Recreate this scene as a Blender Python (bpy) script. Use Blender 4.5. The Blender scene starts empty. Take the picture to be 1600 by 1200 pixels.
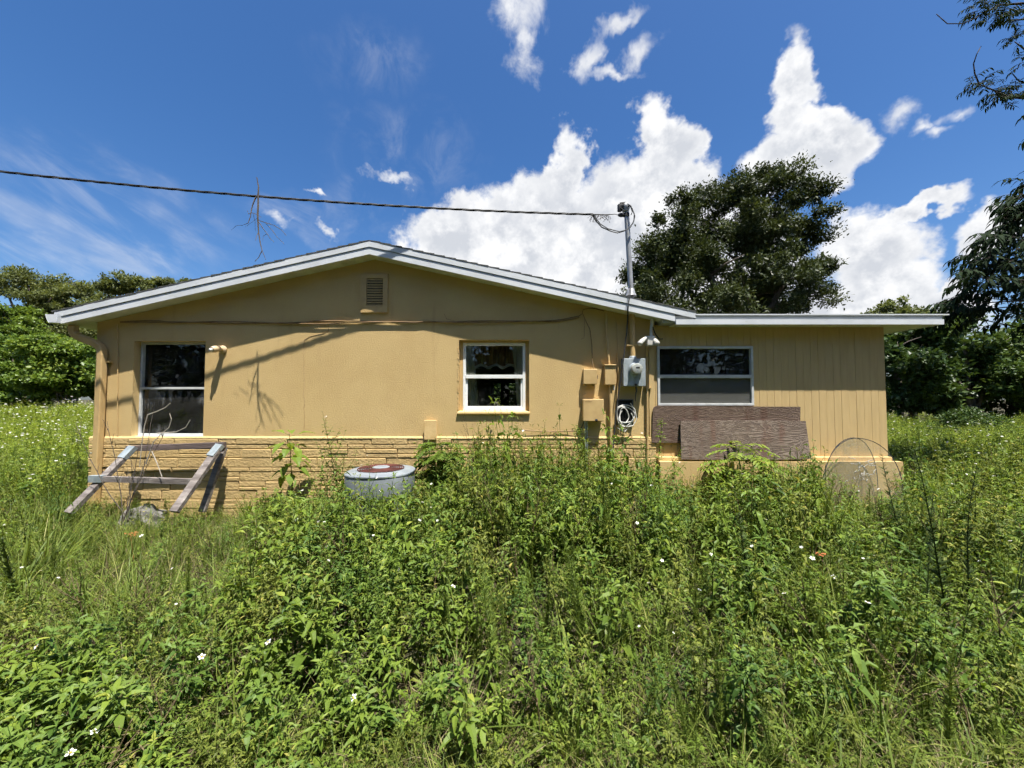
import bpy, math, random
import numpy as np
from mathutils import Vector, Matrix

S = bpy.context.scene
COL = S.collection
PI = math.pi

# ------------------------------------------------------------------ camera, sky, sun, exposure
FPX, CX, CY, CAMZ = 600.0, 800.0, 600.0, 1.5
PITCH = math.atan(22 / 600.0)
cam_d = bpy.data.cameras.new('camera')
cam_d.sensor_width = 36.0
cam_d.lens = 36.0 * FPX / 1600.0
cam_d.clip_start = 0.05
cam_d.clip_end = 2000
cam = bpy.data.objects.new('camera', cam_d)
COL.objects.link(cam)
cam.location = (0, 0, CAMZ)
cam.rotation_euler = (PI / 2 + PITCH, 0, 0)
S.camera = cam

SUN = Vector((0.58, -1.0, 3.6)).normalized()
SUN_STRENGTH, SKY_STRENGTH, EXPOSURE = 5.0, 0.068, 1.17
sun_d = bpy.data.lights.new('sun', 'SUN')
sun_d.energy = SUN_STRENGTH
sun_d.angle = math.radians(0.53)
sun_d.color = (1.0, 0.965, 0.89)
sun = bpy.data.objects.new('sun', sun_d)
COL.objects.link(sun)
sun.location = (6, -10, 36)
sun.rotation_euler = SUN.to_track_quat('Z', 'Y').to_euler()

S.view_settings.view_transform = 'Standard'
S.view_settings.look = 'None'
S.view_settings.gamma = 1.0
S.view_settings.exposure = EXPOSURE
S.view_settings.use_curve_mapping = False
S.render.engine = 'CYCLES'
S.cycles.use_denoising = True
S.cycles.use_adaptive_sampling = True
S.cycles.adaptive_threshold = 0.035
S.cycles.adaptive_min_samples = 12
S.cycles.debug_use_spatial_splits = True
S.cycles.max_bounces = 4
S.cycles.diffuse_bounces = 3
S.cycles.glossy_bounces = 3
S.cycles.transmission_bounces = 2
S.cycles.transparent_max_bounces = 16
S.cycles.caustics_reflective = False
S.cycles.caustics_refractive = False

_c, _s = math.cos(PITCH), math.sin(PITCH)


def W(px, py, Y):
    """the point at depth Y that the photograph shows at (px, py) of 1600 x 1200"""
    x, u = px - CX, CY - py
    ry = FPX * _c - u * _s
    rz = FPX * _s + u * _c
    t = Y / ry
    return Vector((x * t, Y, CAMZ + rz * t))


class NT:
    """small helper for node trees"""
    def __init__(self, tree):
        self.t = tree
        self.n = tree.nodes
        self.l = tree.links

    def new(self, kind, **kw):
        nd = self.n.new(kind)
        for k, v in kw.items():
            setattr(nd, k, v)
        return nd

    def put(self, sock, v):
        if isinstance(v, bpy.types.NodeSocket):
            self.l.new(v, sock)
        elif v is not None:
            sock.default_value = v

    def math(self, op, a, b=None, c=None, clamp=False):
        nd = self.new('ShaderNodeMath', operation=op)
        nd.use_clamp = clamp
        for i, v in enumerate((a, b, c)):
            if v is not None:
                self.put(nd.inputs[i], v)
        return nd.outputs[0]

    def vmath(self, op, a, b=None, scale=None):
        nd = self.new('ShaderNodeVectorMath', operation=op)
        self.put(nd.inputs[0], a)
        if b is not None:
            self.put(nd.inputs[1], b)
        if scale is not None:
            self.put(nd.inputs['Scale'], scale)
        return nd.outputs['Value'] if op in ('DOT_PRODUCT', 'LENGTH', 'DISTANCE') else nd.outputs[0]

    def noise(self, vec, scale, detail=6.0, rough=0.55, dist=0.0, lac=2.0):
        nd = self.new('ShaderNodeTexNoise')
        if vec is not None:
            self.put(nd.inputs['Vector'], vec)
        nd.inputs['Scale'].default_value = scale
        nd.inputs['Detail'].default_value = detail
        nd.inputs['Roughness'].default_value = rough
        nd.inputs['Distortion'].default_value = dist
        nd.inputs['Lacunarity'].default_value = lac
        return nd

    def mix(self, f, a, b):
        nd = self.new('ShaderNodeMix', data_type='RGBA')
        self.put(nd.inputs[0], f)
        for i, v in ((6, a), (7, b)):
            if isinstance(v, tuple) and len(v) == 3:
                v = (*v, 1)
            self.put(nd.inputs[i], v)
        return nd.outputs[2]

    def fmix(self, f, a, b):
        nd = self.new('ShaderNodeMix', data_type='FLOAT')
        self.put(nd.inputs[0], f)
        self.put(nd.inputs[2], a)
        self.put(nd.inputs[3], b)
        return nd.outputs[0]

    def remap(self, v, a, b, c=0.0, d=1.0, smooth=True):
        nd = self.new('ShaderNodeMapRange')
        nd.interpolation_type = 'SMOOTHSTEP' if smooth else 'LINEAR'
        for i, x in enumerate((v, a, b, c, d)):
            self.put(nd.inputs[i], x)
        return nd.outputs[0]

    def ramp(self, f, stops):
        nd = self.new('ShaderNodeValToRGB')
        el = nd.color_ramp.elements
        while len(el) < len(stops):
            el.new(0.5)
        for e, (p, c) in zip(el, stops):
            e.position = p
            e.color = (*c, 1)
        self.put(nd.inputs[0], f)
        return nd.outputs[0]

    def combine(self, x, y, z):
        nd = self.new('ShaderNodeCombineXYZ')
        for i, v in enumerate((x, y, z)):
            self.put(nd.inputs[i], v)
        return nd.outputs[0]


def build_world():
    w = bpy.data.worlds.new('World')
    S.world = w
    w.use_nodes = True
    T = NT(w.node_tree)
    T.n.clear()
    sky = T.new('ShaderNodeTexSky', sky_type='NISHITA')
    sky.sun_disc = False
    sky.sun_elevation = math.asin(SUN.z)
    sky.sun_rotation = math.atan2(SUN.x, SUN.y)
    sky.altitude = 0
    sky.air_density = 1.0
    sky.dust_density = 1.3
    sky.ozone_density = 2.2
    hs = T.new('ShaderNodeHueSaturation')
    hs.inputs['Saturation'].default_value = 1.3
    hs.inputs['Value'].default_value = 1.0
    T.l.new(sky.outputs[0], hs.inputs['Color'])
    blue = T.mix(1.0, hs.outputs[0], (1.0, 1.0, 1.0))
    blue.node.blend_type = 'MULTIPLY'
    blue.node.inputs[7].default_value = (0.88, 0.92, 1.03, 1)
    tc = T.new('ShaderNodeTexCoord')
    d = tc.outputs['Generated']
    sp = T.new('ShaderNodeSeparateXYZ')
    T.l.new(d, sp.inputs[0])
    x, y, z = sp.outputs
    ys = T.math('MAXIMUM', y, 0.12)
    u0 = T.math('DIVIDE', x, ys)
    v0 = T.math('DIVIDE', z, ys)
    front = T.remap(y, 0.14, 0.24)
    # domain warp shared by all clouds
    nz = T.noise(d, 7.0, 5.0, 0.6)
    wv = T.vmath('SUBTRACT', nz.outputs['Color'], (0.5, 0.5, 0.5))
    nz2 = T.noise(d, 2.6, 3.0, 0.5)
    wv2 = T.vmath('SUBTRACT', nz2.outputs['Color'], (0.5, 0.5, 0.5))
    wsum = T.vmath('ADD', T.vmath('SCALE', wv, scale=0.30), T.vmath('SCALE', wv2, scale=0.05))
    uv = T.vmath('MULTIPLY', T.vmath('ADD', T.combine(u0, v0, 0.0), wsum), (1, 1, 0))

    def union(lst):
        """1 minus the distance to the nearest of some ellipses (px, py, rx, ry, tilt)"""
        r = None
        for e in lst:
            px, py, rx, ry = e[:4]
            p = W(px, py, 1.0)
            mp = T.new('ShaderNodeMapping', vector_type='TEXTURE')
            T.l.new(uv, mp.inputs['Vector'])
            mp.inputs['Location'].default_value = (p.x, p.z - CAMZ, 0)
            mp.inputs['Rotation'].default_value = (0, 0, math.radians(e[4] if len(e) > 4 else 0))
            mp.inputs['Scale'].default_value = (rx / FPX, ry / FPX, 1)
            q = T.vmath('LENGTH', mp.outputs[0])
            r = q if r is None else T.math('MINIMUM', r, q)
        return T.math('SUBTRACT', 1.0, r)
    cum = union([
        (700, 385, 95, 85), (800, 380, 125, 105), (878, 262, 44, 88), (868, 330, 90, 95), (960, 360, 130, 115),
        (1035, 235, 50, 85, 12), (1040, 300, 95, 70), (1120, 400, 170, 130), (1010, 420, 330, 100),
        (1255, 240, 105, 60, 20), (1240, 150, 48, 110, -8), (1290, 205, 75, 55), (1370, 380, 110, 90),
        (1390, 445, 110, 85), (1440, 320, 85, 22, 4), (1545, 362, 75, 45, 25), (1490, 470, 70, 35), (1340, 500, 260, 60),
    ])
    wsp = union([
        (815, 15, 55, 60), (825, 75, 32, 60, 0), (925, 70, 20, 55, -20), (1005, 85, 62, 26, 38), (960, 108, 50, 16, -10),
        (965, 20, 45, 18, 25), (1395, 170, 38, 24, 20), (1450, 195, 28, 14), (1500, 185, 40, 16, 15), (1475, 210, 30, 14),
        (490, 285, 26, 8, -20), (420, 352, 36, 16, -30), (610, 280, 45, 14, 0), (515, 350, 26, 12, -45),
        (1245, 60, 20, 40, 10), (1555, 365, 60, 30),
    ])
    # cumulus edges crisp, veils soft
    fine = T.noise(d, 22.0, 5.0, 0.62)
    fo = T.math('MULTIPLY', T.math('SUBTRACT', fine.outputs[0], 0.5), 0.55)
    cm = T.remap(T.math('ADD', cum, fo), 0.0, 0.34)
    streak = T.noise(T.vmath('MULTIPLY', d, (1, 1, 0.75)), 14.0, 5.0, 0.62, 0.5)
    so = T.math('MULTIPLY', T.math('SUBTRACT', streak.outputs[0], 0.5), 2.2)
    wm = T.math('MULTIPLY', T.remap(T.math('ADD', wsp, so), -0.1, 1.15), 0.9)
    # cirrus veils low on the left, in long streaks
    rot = T.new('ShaderNodeVectorRotate', rotation_type='Z_AXIS')
    T.l.new(T.combine(u0, v0, 0.0), rot.inputs['Vector'])
    rot.inputs['Angle'].default_value = math.radians(30)
    cirn = T.noise(T.vmath('MULTIPLY', rot.outputs[0], (1.5, 7.0, 1.0)), 1.6, 5.0, 0.58, 0.5)
    cire = union([(150, 340, 320, 110, -25), (40, 390, 190, 40, -16), (230, 400, 150, 50, -30), (470, 345, 130, 45, -20)])
    cir = T.math('MULTIPLY', T.remap(cire, -0.1, 0.8), T.remap(cirn.outputs[0], 0.40, 0.92))
    cir = T.math('MULTIPLY', cir, 0.6)
    veil = T.math('MULTIPLY', T.remap(union([(590, 90, 110, 90), (640, 240, 150, 90), (520, 330, 150, 70)]), -.1, .9), T.remap(streak.outputs[0], .40, .75))
    cir = T.math('MAXIMUM', cir, T.math('MULTIPLY', veil, .15))
    placed = T.math('MAXIMUM', cm, T.math('MAXIMUM', wm, cir))
    placed = T.math('MULTIPLY', placed, front)
    # the same kind of broken cumulus over the rest of the sky
    zz = T.math('ADD', T.math('MAXIMUM', z, 0.0), 0.22)
    pl = T.combine(T.math('DIVIDE', x, zz), T.math('DIVIDE', y, zz), 0.0)
    gen = T.noise(pl, 1.1, 4.0, 0.58)
    gm = T.remap(gen.outputs[0], 0.56, 0.66)
    inu = T.remap(T.math('ABSOLUTE', u0), 1.75, 1.45)
    inv = T.remap(v0, 1.5, 1.2)
    inframe = T.math('MULTIPLY', front, T.math('MULTIPLY', inu, inv))
    gm = T.math('MULTIPLY', gm, T.math('SUBTRACT', 1.0, inframe))
    above = T.remap(z, -0.02, 0.02)
    mask = T.math('MULTIPLY', T.math('MAXIMUM', placed, gm), above)
    gmask = T.math('MULTIPLY', gm, above)
    # cloud tone: bright billows, greyer in the thick of the cloud
    bil = T.noise(T.vmath('ADD', d, (0.0, 0.0, 0.03)), 12.0, 5.0, 0.6)
    thick = T.remap(cum, 0.2, 0.9)
    bil2 = T.noise(T.vmath('ADD', d, (0.010, 0.0, 0.050)), 12.0, 5.0, 0.6)
    rel = T.math('SUBTRACT', bil2.outputs[0], bil.outputs[0])
    grey = T.math('MULTIPLY', T.remap(bil.outputs[0], 0.33, 0.60), T.math('MULTIPLY_ADD', thick, 0.6, 0.42))
    grey = T.math('ADD', grey, T.math('MULTIPLY', rel, -0.9), clamp=True)
    cc = T.mix(grey, (6.8, 6.83, 6.9), (4.4, 4.6, 5.0))
    out = T.mix(mask, blue, cc)
    out2 = T.mix(gmask, blue, (5.4, 5.5, 5.7))
    mxs = T.new('ShaderNodeMixShader')
    T.l.new(front, mxs.inputs[0])
    for i, c in ((1, out2), (2, out)):
        bg = T.new('ShaderNodeBackground')
        T.l.new(c, bg.inputs['Color'])
        bg.inputs['Strength'].default_value = SKY_STRENGTH
        T.l.new(bg.outputs[0], mxs.inputs[i])
    wo = T.new('ShaderNodeOutputWorld')
    T.l.new(mxs.outputs[0], wo.inputs['Surface'])
    w.cycles.sampling_method = 'MANUAL'
    w.cycles.sample_map_resolution = 1024


build_world()


# ------------------------------------------------------------------ materials
def mat_base(name):
    m = bpy.data.materials.new(name)
    m.use_nodes = True
    T = NT(m.node_tree)
    bs = T.n['Principled BSDF']
    out = T.n['Material Output']
    return m, T, bs, out


def pm(name, c1, c2=None, scale=4.0, rough=0.8, bump=0.0, bscale=60.0, metal=0.0, stretch=(1, 1, 1), lo=0.35, hi=0.65,
       c3=None, scale3=1.0, lo3=0.55, hi3=0.75, spec=0.3, bdist=0.01, stretch3=(1, 1, 1), bdetail=5.0):
    m, T, bs, out = mat_base(name)
    tc = T.new('ShaderNodeTexCoord')
    vec = T.vmath('MULTIPLY', tc.outputs['Object'], stretch)
    col = (*c1, 1)
    if c2:
        n = T.noise(vec, scale, 8.0, 0.6)
        col = T.mix(T.remap(n.outputs[0], lo, hi), c1, c2)
    if c3:
        n3 = T.noise(T.vmath('MULTIPLY', tc.outputs['Object'], stretch3), scale3, 8.0, 0.65)
        col = T.mix(T.remap(n3.outputs[0], lo3, hi3), col, c3)
    T.put(bs.inputs['Base Color'], col)
    bs.inputs['Roughness'].default_value = rough
    bs.inputs['Metallic'].default_value = metal
    bs.inputs['Specular IOR Level'].default_value = spec
    if bump:
        nb = T.noise(vec, bscale, bdetail, 0.6)
        b = T.new('ShaderNodeBump')
        b.inputs['Strength'].default_value = bump
        b.inputs['Distance'].default_value = bdist
        T.l.new(nb.outputs[0], b.inputs['Height'])
        T.l.new(b.outputs[0], bs.inputs['Normal'])
    return m


def leafmat(name, stops, trans=0.3, rough=0.5, tcol=1.5, spec=0.2):
    m, T, bs, out = mat_base(name)
    at = T.new('ShaderNodeAttribute', attribute_name='tint')
    oi = T.new('ShaderNodeObjectInfo')
    f = T.math('ADD', T.math('MULTIPLY', at.outputs['Fac'], 0.75), T.math('MULTIPLY', oi.outputs['Random'], 0.25))
    col = T.ramp(f, stops)
    T.put(bs.inputs['Base Color'], col)
    bs.inputs['Roughness'].default_value = rough
    bs.inputs['Specular IOR Level'].default_value = spec
    tr = T.new('ShaderNodeBsdfTranslucent')
    sc = T.vmath('MULTIPLY', col, (tcol * 1.15, tcol * 1.1, tcol * 0.6))
    T.put(tr.inputs['Color'], sc)
    mx = T.new('ShaderNodeMixShader')
    mx.inputs[0].default_value = trans
    T.l.new(bs.outputs[0], mx.inputs[1])
    T.l.new(tr.outputs[0], mx.inputs[2])
    T.l.new(mx.outputs[0], out.inputs['Surface'])
    return m


def glassmat(name, dirt=0.0, dirt_col=(0.35, 0.36, 0.36), base=0.0, streaks=True, tint=(0.8, 0.82, 0.8), wav=0.0):
    """thin window glass: clear, mirror by Fresnel, with dirt on it"""
    m, T, bs, out = mat_base(name)
    T.n.remove(bs)
    fr = T.new('ShaderNodeFresnel')
    fr.inputs['IOR'].default_value = 1.6
    tr = T.new('ShaderNodeBsdfTransparent')
    tr.inputs['Color'].default_value = (*tint, 1)
    gl = T.new('ShaderNodeBsdfGlossy')
    gl.inputs['Roughness'].default_value = 0.015
    gl.inputs['Color'].default_value = (0.95, 0.97, 1, 1)
    tc = T.new('ShaderNodeTexCoord')
    if wav:
        nb = T.noise(tc.outputs['Object'], 2.5, 2.0, 0.5)
        b = T.new('ShaderNodeBump')
        b.inputs['Strength'].default_value = wav
        b.inputs['Distance'].default_value = 0.02
        T.l.new(nb.outputs[0], b.inputs['Height'])
        T.l.new(b.outputs[0], gl.inputs['Normal'])
    mx = T.new('ShaderNodeMixShader')
    T.l.new(fr.outputs[0], mx.inputs[0])
    T.l.new(tr.outputs[0], mx.inputs[1])
    T.l.new(gl.outputs[0], mx.inputs[2])
    df = T.new('ShaderNodeBsdfDiffuse')
    df.inputs['Color'].default_value = (*dirt_col, 1)
    st = (14, 1, 1.6) if streaks else (3, 1, 3)
    n = T.noise(T.vmath('MULTIPLY', tc.outputs['Object'], st), 2.2, 8.0, 0.65)
    n2 = T.noise(tc.outputs['Object'], 3.0, 3.0, 0.5)
    f = T.math('MULTIPLY', T.remap(n.outputs[0], 0.42, 0.75), T.remap(n2.outputs[0], 0.42, 0.62))
    f = T.math('MULTIPLY_ADD', f, dirt, base, clamp=True)
    m2 = T.new('ShaderNodeMixShader')
    T.l.new(f, m2.inputs[0])
    T.l.new(mx.outputs[0], m2.inputs[1])
    T.l.new(df.outputs[0], m2.inputs[2])
    T.l.new(m2.outputs[0], out.inputs['Surface'])
    return m


def screenmat(name, col, cover):
    m, T, bs, out = mat_base(name)
    tr = T.new('ShaderNodeBsdfTransparent')
    tc = T.new('ShaderNodeTexCoord')
    n = T.noise(tc.outputs['Object'], 9.0, 4.0, 0.5)
    f = T.remap(n.outputs[0], 0.3, 0.7, cover * 0.75, min(1, cover * 1.3))
    T.put(bs.inputs['Base Color'], (*col, 1))
    bs.inputs['Roughness'].default_value = 0.6
    mx = T.new('ShaderNodeMixShader')
    T.l.new(f, mx.inputs[0])
    T.l.new(tr.outputs[0], mx.inputs[1])
    T.l.new(bs.outputs[0], mx.inputs[2])
    T.l.new(mx.outputs[0], out.inputs['Surface'])
    return m


def plymat(name, dark, mid, light, warm):
    """weathered plywood: flowing figure of rotary-cut grain"""
    m, T, bs, out = mat_base(name)
    tc = T.new('ShaderNodeTexCoord')
    v = T.vmath('MULTIPLY', tc.outputs['Object'], (1.0, 1.0, 3.2))
    n = T.noise(v, 2.0, 4.0, 0.5, 0.9)
    wv = T.math('SINE', T.math('MULTIPLY', n.outputs[0], 72.0))
    fig = T.remap(wv, -0.3, 0.9)
    n2 = T.noise(T.vmath('MULTIPLY', tc.outputs['Object'], (4, 1, 70)), 2.0, 6.0, 0.65)
    amt = T.remap(T.noise(tc.outputs['Object'], 1.6, 3.0).outputs[0], 0.38, 0.62, 0.25, 1.0)
    col = T.mix(T.remap(n2.outputs[0], 0.3, 0.7), dark, mid)
    col = T.mix(T.math('MULTIPLY', fig, T.math('MULTIPLY', amt, 0.7)), col, light)
    n3 = T.noise(T.vmath('MULTIPLY', tc.outputs['Object'], (5, 1, 1.2)), 1.3, 4.0, 0.6)
    col = T.mix(T.remap(n3.outputs[0], 0.5, 0.72, 0, 0.75), col, warm)
    T.put(bs.inputs['Base Color'], col)
    bs.inputs['Roughness'].default_value = 0.85
    b = T.new('ShaderNodeBump')
    b.inputs['Strength'].default_value = 0.6
    b.inputs['Distance'].default_value = 0.003
    T.put(b.inputs['Height'], T.math('ADD', fig, n2.outputs[0]))
    T.l.new(b.outputs[0], bs.inputs['Normal'])
    return m


TAN = (0.555, 0.398, 0.180)
TAN2 = (0.51, 0.358, 0.158)
MT = {}
MT['stucco'] = pm('stucco', TAN, TAN2, 1.3, 0.88, 0.28, 60, c3=(0.60, 0.41, 0.19), scale3=2.3, bdist=0.008)
MT['stucco_old'] = pm('weathered_stucco', TAN, TAN2, 1.3, 0.88, 0.35, 55, c3=(0.40, 0.265, 0.115), scale3=1.5, lo3=0.56, hi3=0.86, bdist=0.010, stretch3=(3.5, 1, 0.45))
MT['stone'] = pm('painted_stone', (0.53, 0.378, 0.172), (0.48, 0.335, 0.15), 3.0, 0.88, 0.55, 34, bdist=0.03, bdetail=4)
MT['siding'] = pm('painted_siding', (0.485, 0.348, 0.162), (0.525, 0.38, 0.18), 3.0, 0.75, 0.25, 30, stretch=(6, 1, 0.7), bdist=0.004,
                  c3=(0.36, 0.22, 0.09), scale3=22, lo3=0.66, hi3=0.76, stretch3=(2, 1, 0.5))
MT['tanpaint'] = pm('tan_metal_paint', (0.53, 0.37, 0.168), (0.47, 0.32, 0.142), 7, 0.55, 0.1, 60)
MT['sill'] = pm('painted_sill', (0.66, 0.47, 0.22), (0.58, 0.39, 0.17), 9, 0.8, 0.3, 40)
MT['white'] = pm('white_trim', (0.64, 0.66, 0.68), (0.55, 0.57, 0.59), 2.5, 0.5, 0.05, 30, c3=(0.38, 0.38, 0.35), scale3=5, lo3=0.62, hi3=0.8, stretch3=(1, 1, 3))
MT['soffit'] = pm('soffit_vinyl', (0.62, 0.62, 0.52), (0.52, 0.51, 0.41), 5, 0.6, 0.05, 30, c3=(0.34, 0.34, 0.26), scale3=3, lo3=0.6, hi3=0.8)
MT['deck_and_shade'] = pm('deck_and_fascia_shade', (0.44, 0.46, 0.47), (0.37, 0.39, 0.40), 4, 0.55, 0.05, 30, stretch=(0.5, 1, 3))  # roof deck grey; on the upper fascia it paints the drip edge's shadow
MT['alu'] = pm('window_aluminium', (0.55, 0.56, 0.55), (0.44, 0.45, 0.44), 8, 0.45, 0.06, 40, c3=(0.3, 0.3, 0.28), scale3=14, lo3=0.64, hi3=0.8)
MT['vinyl'] = pm('white_vinyl', (0.80, 0.81, 0.80), (0.74, 0.75, 0.73), 6, 0.4)
MT['shingle'] = pm('asphalt_shingle', (0.06, 0.062, 0.06), (0.11, 0.11, 0.105), 30, 0.95, 0.5, 200)
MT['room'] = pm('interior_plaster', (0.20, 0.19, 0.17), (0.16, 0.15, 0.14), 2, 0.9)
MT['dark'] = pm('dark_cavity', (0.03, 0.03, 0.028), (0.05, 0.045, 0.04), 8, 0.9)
MT['glass_w1a'] = glassmat('dim_glass', 0.16, base=0.02, tint=(0.35, 0.36, 0.36), wav=0.05)
MT['glass_w1b'] = glassmat('streaked_glass', 0.38, base=0.03, tint=(0.4, 0.4, 0.4))
MT['glass_w2'] = glassmat('clear_glass', 0.03, tint=(0.92, 0.94, 0.92))
MT['glass_w3a'] = glassmat('annex_glass', 0.14, base=0.05, tint=(0.3, 0.31, 0.31), wav=0.12)
MT['glass_w3b'] = glassmat('screened_glass', 0.10, (0.12, 0.12, 0.11), base=0.72, tint=(0.4, 0.4, 0.4), streaks=False)
MT['galv'] = pm('galvanised_steel', (0.40, 0.44, 0.46), (0.30, 0.34, 0.36), 9, 0.5, 0.05, 40, metal=0.25)
MT['mast'] = pm('mast_steel', (0.36, 0.37, 0.38), (0.28, 0.28, 0.29), 6, 0.5, 0.05, 40, metal=0.3)
MT['black'] = pm('black_rubber', (0.022, 0.022, 0.024), (0.04, 0.04, 0.04), 12, 0.6)
MT['wire_grey'] = pm('grey_cable', (0.10, 0.10, 0.10), (0.06, 0.06, 0.06), 12, 0.6)
MT['wire_tan'] = pm('painted_cable', (0.30, 0.19, 0.085), (0.16, 0.10, 0.05), 5, 0.6)
MT['wire_white'] = pm('white_cable', (0.74, 0.73, 0.68), (0.58, 0.57, 0.52), 12, 0.5)
MT['meter_face'] = pm('meter_plastic', (0.36, 0.37, 0.34), (0.30, 0.31, 0.28), 10, 0.35, spec=0.5)
MT['bulb'] = pm('frosted_bulb', (0.50, 0.48, 0.44), (0.42, 0.40, 0.36), 10, 0.3, spec=0.5)
MT['lamp_white'] = pm('lamp_white', (0.56, 0.55, 0.51), (0.46, 0.45, 0.41), 10, 0.5)
MT['lamp_tan'] = pm('lamp_tan', (0.62, 0.47, 0.30), (0.52, 0.38, 0.22), 10, 0.5)
MT['ply_a'] = plymat('plywood_brown', (0.085, 0.052, 0.037), (0.145, 0.095, 0.068), (0.19, 0.135, 0.100), (0.09, 0.040, 0.025))
MT['ply_b'] = plymat('plywood_grey', (0.070, 0.047, 0.034), (0.165, 0.120, 0.090), (0.28, 0.22, 0.170), (0.12, 0.062, 0.040))
MT['oldwood'] = pm('weathered_wood', (0.25, 0.22, 0.205), (0.12, 0.102, 0.094), 3, 0.9, 0.5, 14, stretch=(1, 6, 6), c3=(0.38, 0.35, 0.32), scale3=7, lo3=0.55, hi3=0.75)
MT['oldwood_d'] = pm('dark_weathered_wood', (0.16, 0.12, 0.11), (0.09, 0.07, 0.065), 3, 0.9, 0.5, 14, stretch=(0.7, 6, 6))
MT['bracket'] = pm('galvanised_bracket', (0.36, 0.41, 0.43), (0.25, 0.29, 0.31), 12, 0.5, metal=0.3)
MT['ac'] = pm('condenser_paint', (0.20, 0.22, 0.235), (0.155, 0.17, 0.185), 6, 0.6, 0.05, 30, c3=(0.24, 0.25, 0.24), scale3=5, lo3=0.6, hi3=0.8)
MT['ac_top'] = pm('condenser_lid', (0.22, 0.245, 0.265), (0.16, 0.18, 0.20), 6, 0.55, c3=(0.36, 0.33, 0.3), scale3=7, lo3=0.6, hi3=0.8)
MT['rust'] = pm('rusty_grille', (0.12, 0.036, 0.026), (0.06, 0.02, 0.016), 9, 0.85, 0.3, 50)
MT['concrete'] = pm('concrete', (0.32, 0.31, 0.28), (0.22, 0.21, 0.19), 5, 0.95, 0.5, 25)
MT['rock'] = pm('grey_rubble', (0.19, 0.18, 0.16), (0.09, 0.09, 0.08), 6, 0.95, 0.7, 18, bdist=0.03)
MT['bark'] = pm('bark', (0.085, 0.065, 0.05), (0.13, 0.11, 0.09), 8, 0.95, 0.8, 14, stretch=(2, 2, 0.5), bdist=0.03)
MT['dark_bark'] = pm('dark_bark', (0.035, 0.028, 0.023), (0.06, 0.05, 0.04), 8, 0.95, 0.6, 14, stretch=(2, 2, 0.5), bdist=0.02)
MT['twig'] = pm('dead_twig', (0.065, 0.052, 0.043), (0.14, 0.115, 0.095), 12, 0.9)
MT['twig_pale'] = pm('bleached_twig', (0.46, 0.42, 0.36), (0.34, 0.30, 0.25), 12, 0.9)
MT['ground'] = pm('soil_and_thatch', (0.055, 0.043, 0.024), (0.035, 0.038, 0.016), 1.6, 0.95, 0.8, 9, c3=(0.12, 0.092, 0.05), scale3=14, lo3=0.5, hi3=0.7, bdist=0.05)
MT['curtain'] = pm('sheer_curtain', (0.80, 0.78, 0.70), (0.66, 0.64, 0.58), 6, 0.9, stretch=(8, 1, 0.5))
MT['valance'] = pm('striped_valance', (0.46, 0.30, 0.15), (0.22, 0.145, 0.08), 4, 0.9, stretch=(26, 1, 0.15))
MT['lace'] = pm('lace_edge', (0.70, 0.70, 0.66), (0.58, 0.58, 0.54), 20, 0.9)
MT['mesh'] = screenmat('wire_mesh', (0.16, 0.15, 0.09), 0.30)
MT['litter'] = pm('grey_litter', (0.52, 0.51, 0.50), (0.40, 0.39, 0.38), 20, 0.9)
MT['petal'] = pm('white_petal', (0.80, 0.80, 0.76), (0.72, 0.72, 0.68), 30, 0.7)
MT['yellow'] = pm('yellow_disc', (0.55, 0.33, 0.03), (0.42, 0.24, 0.02), 30, 0.8)
MT['orange'] = pm('orange_leaf', (0.42, 0.13, 0.035), (0.30, 0.11, 0.04), 20, 0.7)
# foliage
MT['weed'] = leafmat('weed_leaf', [(0.0, (0.034, 0.062, 0.010)), (0.45, (0.098, 0.152, 0.021)), (0.8, (0.175, 0.240, 0.034)), (1.0, (0.30, 0.32, 0.06))], 0.3)
MT['weed_o'] = leafmat('olive_leaf', [(0.0, (0.036, 0.050, 0.010)), (0.45, (0.115, 0.140, 0.024)), (0.8, (0.20, 0.23, 0.040)), (1.0, (0.34, 0.29, 0.07))], 0.3)
MT['weed_d'] = leafmat('deep_green_leaf', [(0.0, (0.022, 0.050, 0.010)), (0.5, (0.066, 0.122, 0.020)), (1.0, (0.15, 0.22, 0.04))], 0.25)
MT['stalk'] = leafmat('dark_stalk_leaf', [(0.0, (0.018, 0.030, 0.008)), (0.5, (0.048, 0.075, 0.017)), (1.0, (0.08, 0.11, 0.03))], 0.2)
MT['weed_y'] = leafmat('field_leaf', [(0.0, (0.09, 0.13, 0.014)), (0.5, (0.19, 0.25, 0.03)), (1.0, (0.34, 0.36, 0.06))], 0.32)
MT['grass'] = leafmat('grass_blade', [(0.0, (0.042, 0.070, 0.013)), (0.5, (0.118, 0.165, 0.028)), (0.85, (0.20, 0.235, 0.050)), (1.0, (0.36, 0.32, 0.13))], 0.3)
MT['straw'] = leafmat('dry_straw', [(0.0, (0.07, 0.05, 0.025)), (0.6, (0.16, 0.125, 0.065)), (1.0, (0.30, 0.25, 0.15))], 0.15, 0.7)
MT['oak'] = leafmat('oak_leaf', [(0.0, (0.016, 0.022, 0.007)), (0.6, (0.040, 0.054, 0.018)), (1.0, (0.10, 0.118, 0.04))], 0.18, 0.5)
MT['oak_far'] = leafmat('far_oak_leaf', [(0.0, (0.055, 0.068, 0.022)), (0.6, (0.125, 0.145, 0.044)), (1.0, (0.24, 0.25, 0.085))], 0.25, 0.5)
MT['vine'] = leafmat('vine_leaf', [(0.0, (0.042, 0.082, 0.013)), (0.6, (0.115, 0.175, 0.028)), (1.0, (0.24, 0.28, 0.055))], 0.28, 0.4)
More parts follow.
